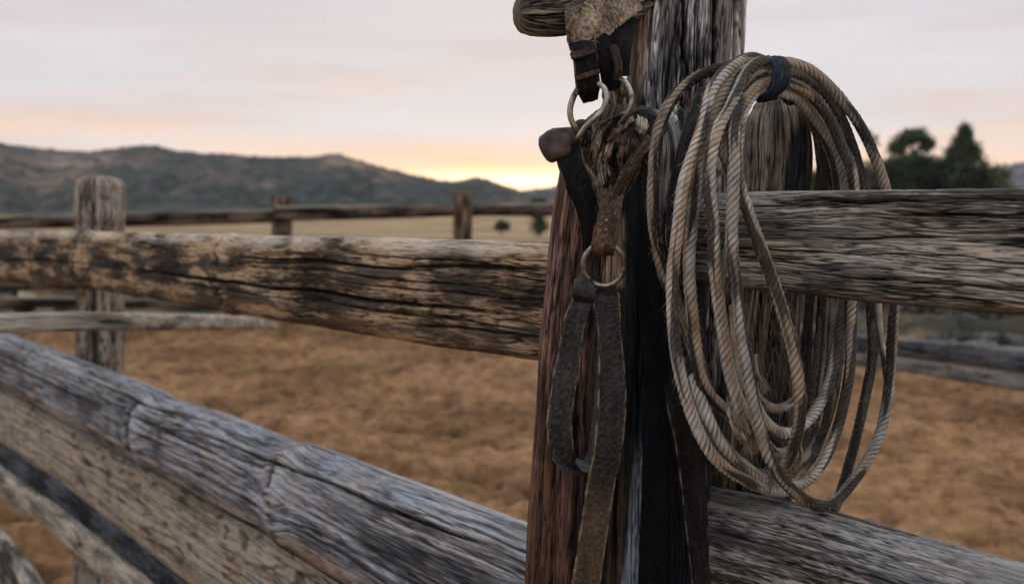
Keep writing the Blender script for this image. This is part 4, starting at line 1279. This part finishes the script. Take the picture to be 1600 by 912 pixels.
def ground_build(n, l, b):
    tcn = nd(n, "ShaderNodeTexCoord")
    sp = nd(n, "ShaderNodeSeparateXYZ")
    l.new(tcn.outputs["Object"], sp.inputs[0])
    y = sp.outputs[1]
    x = sp.outputs[0]

    def noise(sc, det=4.0, ro=0.6):
        t = nd(n, "ShaderNodeTexNoise", i_Scale=sc, i_Detail=det, i_Roughness=ro)
        l.new(tcn.outputs["Object"], t.inputs["Vector"])
        return t.outputs[0]
    a = noise(8.0, 10.0, 0.75)
    c = noise(0.9, 3.0)
    r = ramp(n, [(0.34, (0.070, 0.040, 0.022)), (0.47, (0.21, 0.116, 0.056)), (0.62, (0.33, 0.192, 0.098))])
    l.new(a, r.inputs[0])
    r2 = ramp(n, [(0.40, (0.62, 0.60, 0.58)), (0.60, (1.12, 1.1, 1.08))])
    l.new(c, r2.inputs[0])
    dirt = mixc(n, l, 1.0, r.outputs[0], r2.outputs[0], 'MULTIPLY')
    # rough weeds beyond the arena
    w = noise(0.55, 6.0, 0.7)
    wr = ramp(n, [(0.40, (0.022, 0.026, 0.018)), (0.50, (0.06, 0.052, 0.036)), (0.60, (0.20, 0.13, 0.075)), (0.70, (0.30, 0.25, 0.18))])
    l.new(w, wr.inputs[0])
    f = noise(0.12, 6.0, 0.6)
    fr = ramp(n, [(0.38, (0.14, 0.105, 0.055)), (0.52, (0.27, 0.185, 0.098)), (0.66, (0.34, 0.245, 0.14))])
    l.new(f, fr.inputs[0])
    xr_ = nd(n, "ShaderNodeMapRange", interpolation_type='SMOOTHSTEP')
    xr_.inputs['From Min'].default_value = 0.9
    xr_.inputs['From Max'].default_value = 2.0
    xr_.inputs['To Max'].default_value = 2.6
    l.new(x, xr_.inputs[0])
    yn = mth(n, l, 'ADD', mth(n, l, 'ADD', y, xr_.outputs[0]), mth(n, l, 'MULTIPLY', mth(n, l, 'SUBTRACT', w, 0.5), 2.5))
    e1 = nd(n, "ShaderNodeMapRange", interpolation_type='SMOOTHSTEP')
    e1.inputs["From Min"].default_value = 10.6
    e1.inputs["From Max"].default_value = 11.8
    l.new(yn, e1.inputs[0])
    e2 = nd(n, "ShaderNodeMapRange", interpolation_type='SMOOTHSTEP')
    e2.inputs["From Min"].default_value = 32
    e2.inputs["From Max"].default_value = 42
    l.new(y, e2.inputs[0])
    m1 = mixc(n, l, e1.outputs[0], dirt, wr.outputs[0])
    m2 = mixc(n, l, e2.outputs[0], m1, fr.outputs[0])
    l.new(m2, b.inputs["Base Color"])
    bp = nd(n, "ShaderNodeBump", i_Strength=0.6, i_Distance=0.02)
    l.new(noise(26.0, 6.0, 0.7), bp.inputs["Height"])
    l.new(bp.outputs[0], b.inputs["Normal"])


M_GROUND = simple_mat("arena_dirt", ground_build)
ny, nx = 620, 420
yr = np.r_[np.linspace(-6, 1.2, 30, endpoint=False), np.geomspace(1.2, 16, 460, endpoint=False), np.geomspace(16, 2500, ny - 490)]
sx = np.sinh(np.linspace(-3, 3, nx)) / math.sinh(3)
halfw = np.maximum(10, np.abs(yr) * 1.1 + 6)
sx = 0.55 * np.linspace(-1, 1, nx) + 0.45 * sx
halfw = np.where(yr < 16, np.maximum(4.5, yr * 0.9 + 2), yr * 2.2)
X = sx[None, :] * halfw[:, None]
Yg = np.repeat(yr[:, None], nx, 1)
h = 0.0
fadev = sst(12.0, 9.5, Yg)
lum = fbm(X * 2.3, Yg * 2.3, 801, 3)
hoof = fbm(X * 11.0, Yg * 11.0, 807, 3, 0.65)
pit = sst(0.25, 0.6, perlin(X * 4.2, Yg * 4.2, 811))
h = fadev * (0.040 * lum + 0.022 * hoof - 0.055 * pit)
berm = np.exp(-((Yg - 10.6 - 0.5 * perlin(X * 0.4, Yg * 0, 815)) / 0.45) ** 2) * 0.16 * (1 + 0.6 * perlin(X * 1.5, Yg * 1.2, 816))
rough_ = sst(10.5, 12, Yg) * sst(40, 25, Yg) * 0.10 * fbm(X * 0.9, Yg * 0.9, 817, 4)
und = sst(20, 60, Yg) * 0.25 * perlin(X * 0.02, Yg * 0.02, 819) * sst(900, 300, Yg)
h = h + berm + rough_ + und
G = np.stack([X, Yg, h], -1)
grd = mesh_grid("ground", G, False, None, None, M_GROUND)
grd["kind"] = "structure"

# hills
def hills_build(dark, brown, pale, sc):
    def f(n, l, b):
        tcn = nd(n, "ShaderNodeTexCoord")

        def noise(s, det=6.0, ro=0.62):
            t = nd(n, "ShaderNodeTexNoise", i_Scale=s, i_Detail=det, i_Roughness=ro)
            l.new(tcn.outputs["Object"], t.inputs["Vector"])
            return t.outputs[0]
        a = noise(sc)
        sp = nd(n, "ShaderNodeSeparateXYZ")
        l.new(tcn.outputs["Object"], sp.inputs[0])
        hz = mth(n, l, 'MULTIPLY', mth(n, l, 'SUBTRACT', sp.outputs[2], 30.0), 0.0017)
        v = mth(n, l, 'ADD', mth(n, l, 'ADD', mth(n, l, 'MULTIPLY', a, 0.6), mth(n, l, 'MULTIPLY', noise(sc * 0.22), 0.4)), hz)
        r = ramp(n, [(0.47, dark), (0.53, tuple(0.7 * p + 0.3 * q for p, q in zip(dark, brown))), (0.58, brown), (0.66, pale)])
        l.new(v, r.inputs[0])
        d = noise(sc * 5.0, 3.0)
        dr = ramp(n, [(0.40, 0.40), (0.58, 1.1)])
        l.new(d, dr.inputs[0])
        l.new(mixc(n, l, 1.0, r.outputs[0], dr.outputs[0], 'MULTIPLY'), b.inputs["Base Color"])
    return f


M_HILL = simple_mat("scrub_hillside", hills_build((0.034, 0.044, 0.038), (0.115, 0.085, 0.066), (0.25, 0.18, 0.14), 0.018))
M_HILL2 = simple_mat("far_hillside", hills_build((0.05, 0.06, 0.065), (0.10, 0.10, 0.10), (0.14, 0.14, 0.15), 0.01))


def hill(name, ridge, Y0, Y1, mat, amp, seed, back=1.5, nu=900, nv_=110):
    R = np.array(ridge, float)
    px = np.linspace(R[0, 0], R[-1, 0], nu)
    K = cat(np.c_[R, np.zeros(len(R))], 9000)
    ry = np.interp(px, K[:, 0], K[:, 1])
    top = P(px, ry, Y1)
    s = np.r_[np.linspace(0, 1, nv_), 1 + np.linspace(0.02, 0.5, 24)]
    Yv = Y0 + (Y1 - Y0) * s
    V = np.zeros((len(s), nu, 3))
    xr = (px - 800) / F
    for i, (si, yv) in enumerate(zip(s, Yv)):
        V[i, :, 0] = xr * yv / math.cos(0)
        V[i, :, 1] = yv
        prof_ = si ** 1.15 if si <= 1 else max(0, 1 - (si - 1) * 1.3)
        g = np.abs(perlin(V[i, :, 0] / 110 + yv / 300, np.full(nu, yv / 260.0), seed)) + 0.5 * np.abs(perlin(V[i, :, 0] / 45, np.full(nu, yv / 90.0), seed + 1))
        ramp_ = (4 * si * (1 - si)) if si <= 1 else 0
        tr = perlin(V[i, :, 0] / 7, np.full(nu, yv / 9.0), seed + 2)
        V[i, :, 2] = top[:, 2] * prof_ - amp * ramp_ * g + 3.2 * np.maximum(0, tr) * (amp / 40) * min(1, si * 3) - (3 if si == 0 else 0)
    o = mesh_grid(name, V, False, None, None, mat)
    o["kind"] = "structure"
    return o


hill("hills", [(-3200, 250), (-2400, 215), (-1700, 240), (-1100, 200), (-700, 175), (-500, 190), (-300, 205), (-100, 216), (0, 224), (60, 231), (130, 237), (180, 233), (235, 227), (290, 237), (360, 242), (420, 245), (490, 245), (522, 240), (560, 250), (620, 267), (690, 282), (722, 282), (745, 277), (780, 287), (820, 301), (850, 318), (900, 336), (960, 338)],
     420, 1000, M_HILL, 34, 901)
hill("far_hills", [(600, 345), (700, 325), (780, 305), (835, 296), (900, 290), (1000, 296), (1150, 300), (1300, 292), (1420, 282), (1500, 270), (1555, 261), (1600, 252), (1700, 240), (1900, 230), (2200, 240), (2900, 215), (3700, 240), (4600, 220)],
     1150, 1700, M_HILL2, 60, 911)
hill("low_ridge", [(-3200, 333), (-500, 335), (0, 331), (200, 327), (420, 326), (600, 330), (860, 334), (1100, 335), (1400, 333), (1800, 332), (2200, 333), (4600, 332)], 300, 380, M_HILL, 0.5, 921)

def sunny_top(c, U, V, X, Y, I, t, seed):  # lit upper side of the rails, painted in as a paler colour
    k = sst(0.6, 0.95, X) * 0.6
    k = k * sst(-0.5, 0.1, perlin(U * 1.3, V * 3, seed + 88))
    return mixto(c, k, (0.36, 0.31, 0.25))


# distant rails ----------------------------------------------------
def pole(name, pts, parent, pal, seed, nl=120, na=60, depth=0.7, amp=1.6, ex=3.0, label=None, caps=0.01):
    """pts: (x, top y, bottom y, depth)"""
    S = np.array(pts, float)
    Tp = P(S[:, 0], S[:, 1], S[:, 3])
    Bt = P(S[:, 0], S[:, 2], S[:, 3])
    r = np.linalg.norm(Tp - Bt, axis=1) / 2
    K = cat(np.c_[(Tp + Bt) / 2, r], nl)
    o = sweep(name, K[:, :3], np.repeat([[0, 0, 1.0]], nl, 0), K[:, 3], K[:, 3] * depth, na, woodfield(seed, pal, amp=amp, blotch=0.6, fine=0.4, fib=0.5, bs=0.5, paint=sunny_top), M_WOOD, parent, ex=ex, caps=(caps, caps))
    if label:
        o["label"] = label
    return o


def dpost(x0, x1, ytop, Y, parent, pal, seed, label=None):
    gy = ground_y(Y) + 12
    S = [(ytop + 4, x0 + 2, x1 - 2), (ytop + 10, x0, x1), ((ytop + gy) / 2, x0, x1), (gy, x0 - 2, x1 + 2)]
    S = np.array(S, float)
    L, R = P(S[:, 1], S[:, 0], np.full(4, Y)), P(S[:, 2], S[:, 0], np.full(4, Y))
    K = cat(np.c_[(L + R) / 2, np.linalg.norm(R - L, axis=1) / 2], 80)
    o = sweep("post", K[:, :3], np.repeat([[1.0, 0, 0]], 80, 0), K[:, 3], K[:, 3] * 0.9, 50, woodfield(seed, pal, amp=3, blotch=0.5, fine=0.4), M_WOOD, parent, ex=2.6, caps=(0.02, 0))
    if label:
        o["label"] = label
    return o


FARP = ((0.012, 0.010, 0.008), (0.075, 0.05, 0.034), (0.22, 0.16, 0.11))
FARR = ((0.006, 0.005, 0.005), (0.028, 0.021, 0.016), (0.15, 0.11, 0.08))
b0 = P(580, 330, 10.6)
far = thing("back_fence", "dark split rail fence with two short stout posts along the far side of the corral", "fence", (b0[0], b0[1], 0.0))
dpost(425, 456, 305, 10.6, far, FARP, 931)
dpost(708, 738, 296, 10.6, far, FARP, 937)
dpost(-60, -28, 320, 10.0, far, FARP, 941)
dpost(985, 1013, 300, 10.9, far, FARP, 942)
pole("rail", [(-80, 342, 362, 9.9), (40, 338, 358, 10.2), (120, 335, 356, 10.4), (300, 330, 352, 10.5), (440, 327, 348, 10.55)], far, FARR, 943, nl=200)
pole("rail", [(430, 322, 346, 10.45), (600, 320, 342, 10.5), (723, 319, 338, 10.6), (870, 317, 338, 10.7), (1000, 318, 338, 10.9)], far, FARR, 947, nl=200)
pole("rail", [(-80, 436, 456, 9.9), (120, 432, 452, 10.3), (440, 428, 446, 10.55), (723, 424, 442, 10.6), (1000, 420, 440, 10.9)], far, FARR, 953, nl=200)
pole("rail", [(-80, 470, 486, 9.9), (120, 464, 480, 10.3), (440, 474, 488, 10.55), (723, 470, 486, 10.6), (1000, 466, 484, 10.9)], far, FARR, 959, nl=200)

gp0 = P(150, 505, 2.45)
gp = pole("fallen_pole", [(-120, 486, 524, 2.30), (0, 489, 521, 2.32), (120, 487, 517, 2.36), (237, 489, 516, 2.9), (330, 491, 515, 4.2), (395, 496, 514, 6.5), (432, 505, 516, 9.5)], None,
          ((0.05, 0.045, 0.038), (0.20, 0.175, 0.145), (0.36, 0.33, 0.28)), 961, nl=260, amp=1.2, label="long grey pole leaning on the left post and sloping away across the corral")
gp["category"] = "pole"

b1 = P(1450, 560, 7.0)
rf = thing("side_fence", "blurred dark two rail fence behind the rope at the right", "fence", (b1[0], b1[1], 0.0))
DK = ((0.014, 0.015, 0.017), (0.045, 0.047, 0.052), (0.13, 0.135, 0.14))
GR = ((0.05, 0.047, 0.042), (0.16, 0.15, 0.135), (0.28, 0.265, 0.24))
pole("rail", [(1180, 500, 530, 8.6), (1300, 515, 545, 7.9), (1400, 527, 555, 7.4), (1600, 543, 581, 6.3), (1760, 558, 600, 5.6)], rf, DK, 967, nl=200, label="darker upper rail of the side fence")
pole("rail", [(1180, 532, 552, 8.6), (1300, 545, 566, 7.9), (1400, 556, 579, 7.4), (1600, 582, 611, 6.3), (1760, 602, 636, 5.6)], rf, GR, 971, nl=200, label="greyer lower rail of the side fence")
dpost(1215, 1245, 480, 8.4, rf, FARP, 973)
dpost(1690, 1730, 500, 5.9, rf, FARP, 977)

# rubble behind the side fence
def rocks(name, n, xr_, yr_, sr, seed, mat, label=None, cat_=None):
    rs_ = np.random.RandomState(seed)
    t = (1 + 5 ** 0.5) / 2
    iv = unit(np.array([(-1, t, 0), (1, t, 0), (-1, -t, 0), (1, -t, 0), (0, -1, t), (0, 1, t), (0, -1, -t), (0, 1, -t), (t, 0, -1), (t, 0, 1), (-t, 0, -1), (-t, 0, 1)], float))
    fc = np.array([(0, 11, 5), (0, 5, 1), (0, 1, 7), (0, 7, 10), (0, 10, 11), (1, 5, 9), (5, 11, 4), (11, 10, 2), (10, 7, 6), (7, 1, 8), (3, 9, 4), (3, 4, 2), (3, 2, 6), (3, 6, 8), (3, 8, 9), (4, 9, 5), (2, 4, 11), (6, 2, 10), (8, 6, 7), (9, 8, 1)])
    vs, fs, cs = [], [], []
    for k in range(n):
        Yv = yr_[0] + (yr_[1] - yr_[0]) * rs_.rand()
        x = (xr_[0] + (xr_[1] - xr_[0]) * rs_.rand() - 800) / F * Yv
        s = (sr[0] + (sr[1] - sr[0]) * rs_.rand() ** 2) * np.array([1.3, 1, 0.7])
        vs.append(iv * s * (0.75 + 0.5 * rs_.rand(12, 1)) + np.array([x, Yv, s[2] * 0.4]))
        fs.append(fc + 12 * k)
        cs.append(np.repeat([np.array([0.30, 0.28, 0.27]) * (0.06 + 0.45 * rs_.rand() ** 2)], 12, 0))
    me = bpy.data.meshes.new(name)
    me.from_pydata(np.vstack(vs).tolist(), [], np.vstack(fs).tolist())
    a = me.attributes.new("tint", 'FLOAT_COLOR', 'POINT')
    cc = np.ones((len(vs) * 12, 4), np.float32)
    cc[:, :3] = np.vstack(cs)
    a.data.foreach_set("color", cc.reshape(-1))
    me.materials.append(mat)
    o = link(name, me)
    o["kind"] = "stuff"
    o["label"] = label
    return o


rocks("rubble", 1100, (1150, 1900), (9.0, 17), (0.02, 0.11), 5, M_HIDE, "grey rubble and stones beyond the side fence")
rocks("stones", 60, (-150, 420), (12, 20), (0.05, 0.22), 6, M_HIDE, "scattered pale stones beyond the corral at the left")


# vegetation -------------------------------------------------------
def leaf_build(n, l, b):
    at = nd(n, "ShaderNodeAttribute", attribute_name="tint")
    l.new(at.outputs["Color"], b.inputs["Base Color"])


M_LEAF = simple_mat("foliage", leaf_build, 0.7, 0.25)


def bark_build(n, l, b):
    tcn = nd(n, "ShaderNodeTexCoord")
    t = nd(n, "ShaderNodeTexNoise", i_Scale=6.0, i_Detail=4.0)
    l.new(tcn.outputs["Object"], t.inputs["Vector"])
    r = ramp(n, [(0.35, (0.04, 0.03, 0.022)), (0.65, (0.16, 0.12, 0.09))])
    l.new(t.outputs[0], r.inputs[0])
    l.new(r.outputs[0], b.inputs["Base Color"])


M_BARK = simple_mat("bark", bark_build)


def crown(name, parent, blobs, nleaf, size, col_, seed):
    """blobs: (centre, radii, weight). Leaf-sized faces gathered in clumps through the crown."""
    rs_ = np.random.RandomState(seed)
    w = np.array([b[2] for b in blobs], float)
    pick = rs_.choice(len(blobs), size=max(1, nleaf // 14), p=w / w.sum())
    cen = np.array([blobs[k][0] for k in pick]) + unit(rs_.randn(len(pick), 3)) * np.array([blobs[k][1] for k in pick]) * rs_.rand(len(pick), 1) ** 0.45
    shade = 0.55 + 0.9 * rs_.rand(len(pick), 1)
    cs = np.repeat(cen, 14, 0) + rs_.randn(len(cen) * 14, 3) * size * 1.5
    sh = np.repeat(shade, 14, 0)
    n = len(cs)
    a = unit(rs_.randn(n, 3))
    b = unit(np.cross(a, rs_.randn(n, 3)))
    s = size * (0.6 + 0.8 * rs_.rand(n, 1))
    V = np.stack([cs - a * s, cs + b * s * 0.45, cs + a * s, cs - b * s * 0.45], 1)
    me = bpy.data.meshes.new(name)
    me.vertices.add(n * 4)
    me.vertices.foreach_set("co", V.reshape(-1).astype(np.float32))
    me.loops.add(n * 4)
    me.loops.foreach_set("vertex_index", np.arange(n * 4, dtype=np.int32))
    me.polygons.add(n)
    me.polygons.foreach_set("loop_start", (np.arange(n) * 4).astype(np.int32))
    at_ = me.attributes.new("tint", 'FLOAT_COLOR', 'POINT')
    cc = np.ones((n * 4, 4), np.float32)
    cc[:, :3] = np.repeat(np.array(col_) * sh, 4, 0)
    at_.data.foreach_set("color", cc.reshape(-1))
    me.update(calc_edges=True)
    me.materials.append(M_LEAF)
    return link(name, me, parent)


def limb(name, parent, pts, r0, r1):
    pts = np.array(pts, float)
    K = cat(np.c_[pts, np.linspace(r0, r1, len(pts))], 30)
    T = unit(np.gradient(K[:, :3], axis=0))
    return sweep(name, K[:, :3], transport(T), K[:, 3], K[:, 3], 10, lambda U, V, X, Y, I, p: (0.1 * r0 * perlin(U * 2, V * 3, 3), np.ones(U.shape + (3,)) * 0.1), M_BARK, parent)


def tree(px, Y, blobs, label, catg, nleaf, size, col_, seed, group=None, name="tree", trunk_top=None, tr=0.25):
    """blobs in photo terms: (x, y, rx px, ry px, weight)"""
    b0_ = P(px, 330, Y)
    t = thing(name, label, catg, (b0_[0], Y, 0.0), group)
    k = Y / F
    bl = [(P(x, y, Y), (rx * k, rx * k * 0.9, ry * k), w) for (x, y, rx, ry, w) in blobs]
    crown("crown", t, bl, nleaf, size, col_, seed)
    top = P(px, trunk_top if trunk_top else blobs[0][1], Y)
    rs_ = np.random.RandomState(seed)
    limb("trunk", t, [(b0_[0], Y, -0.1), (b0_[0] + 0.2 * rs_.randn() * tr, Y, top[2] * 0.4), ((b0_[0] + top[0]) / 2, Y, top[2] * 0.7), tuple(top)], tr, tr * 0.25)
    for q in range(4):
        c = bl[rs_.randint(len(bl))][0]
        st = np.array([b0_[0], Y, top[2] * (0.35 + 0.12 * q)])
        limb("limb", t, [st, (st + c) / 2 + rs_.randn(3) * 0.1, c], tr * 0.4, tr * 0.1)
    return t


GRN, DGRN, OLV = (0.050, 0.072, 0.030), (0.026, 0.042, 0.020), (0.10, 0.10, 0.055)
tree(1425, 90, [(1425, 214, 24, 9, 1.5), (1402, 232, 12, 11, 1), (1449, 226, 8, 10, 0.8), (1430, 236, 20, 16, 0.10), (1424, 256, 30, 12, 1.2)],
     "round open crowned tree, left of the two tall trees above the rail", "tree", 5000, 0.16, GRN, 1001, trunk_top=215)
tree(1506, 90, [(1508, 207, 7, 8, 1), (1503, 222, 14, 10, 0.9), (1492, 240, 12, 10, 0.9), (1520, 238, 10, 14, 1), (1510, 250, 22, 10, 0.7), (1508, 232, 16, 22, 0.2)],
     "pointed conical tree at the right above the rail", "tree", 5000, 0.16, GRN, 1003, trunk_top=205)
tree(1357, 80, [(1357, 212, 11, 9, 1), (1366, 220, 8, 7, 1)], "small thin tree with a pale tuft seen just right of the rope", "tree", 420, 0.10, (0.20, 0.18, 0.12), 1005, trunk_top=212, tr=0.06)
for i, (x, top_, w_, Yt, lb) in enumerate(((1392, 250, 30, 82, "dark bush beside the rope, leftmost of the hedge above the rail"), (1440, 243, 34, 85, "dark bush under the round crowned tree"),
                                           (1478, 246, 26, 84, "dark bush between the two tall trees"), (1524, 256, 32, 80, "dark bush under the conical tree"),
                                           (1558, 264, 24, 86, "olive green bush at the right end of the hedge"), (1290, 262, 30, 84, "dark bush seen between the rope strands"),
                                           (1340, 254, 30, 86, "dark bush seen behind the right hand rope strands"))):
    tree(x, Yt, [(x, top_ + 14, w_ * 0.8, 12, 1), (x - 8, top_ + 32, w_, 18, 1.4), (x + 6, top_ + 52, w_ * 1.1, 26, 1.8), (x, top_ + 80, w_, 30, 1.4)], lb, "bush", 7500, 0.17,
         DGRN if i != 4 else OLV, 1011 + i, group="dark hedge bushes behind the upper rail", name="bush", trunk_top=top_ + 50, tr=0.15)
tree(842, 55, [(842, 318, 10, 8, 1), (840, 332, 16, 12, 1), (842, 352, 15, 16, 1.5)], "small dark green tree standing in the field against the thick post", "tree", 2400, 0.07, GRN, 1031, trunk_top=330, tr=0.12)
tree(784, 58, [(784, 353, 13, 7, 1)], "low dark bush alone in the tan field left of the post", "bush", 1200, 0.06, DGRN, 1033, name="bush", tr=0.05, trunk_top=353)

# dark scrub beyond the side fence: a mass nobody could count
rs_ = np.random.RandomState(77)
bl = []
for _ in range(150):
    Yv = 10.5 + 8 * rs_.rand()
    x = (1120 + 820 * rs_.rand() - 800) / F * Yv
    r_ = 0.10 + 0.22 * rs_.rand()
    bl.append((np.array([x, Yv, r_ * 0.6]), np.array([r_ * 1.4, r_, r_ * 0.8]), r_))
o = crown("scrub", None, bl, 26000, 0.035, (0.05, 0.05, 0.042), 78)
o["kind"] = "stuff"
o["label"] = "low dark scrub growing beyond the side fence"

# thin evening haze over the valley
hz = bpy.data.materials.new("haze")
hz.use_nodes = True
hn = hz.node_tree.nodes
hn.clear()
pv = nd(hn, "ShaderNodeVolumePrincipled", i_Density=0.00008)
pv.inputs["Color"].default_value = (0.86, 0.89, 0.95, 1)
ho = nd(hn, "ShaderNodeOutputMaterial")
hz.node_tree.links.new(pv.outputs[0], ho.inputs["Volume"])
bx = [(x, y, z_) for x in (-6000, 6000) for y in (-60, 2900) for z_ in (-4.5, 420)]
me = bpy.data.meshes.new("haze")
me.from_pydata(bx, [], [(0, 1, 3, 2), (4, 6, 7, 5), (0, 4, 5, 1), (2, 3, 7, 6), (0, 2, 6, 4), (1, 5, 7, 3)])
me.materials.append(hz)
link("haze", me)["kind"] = "stuff"
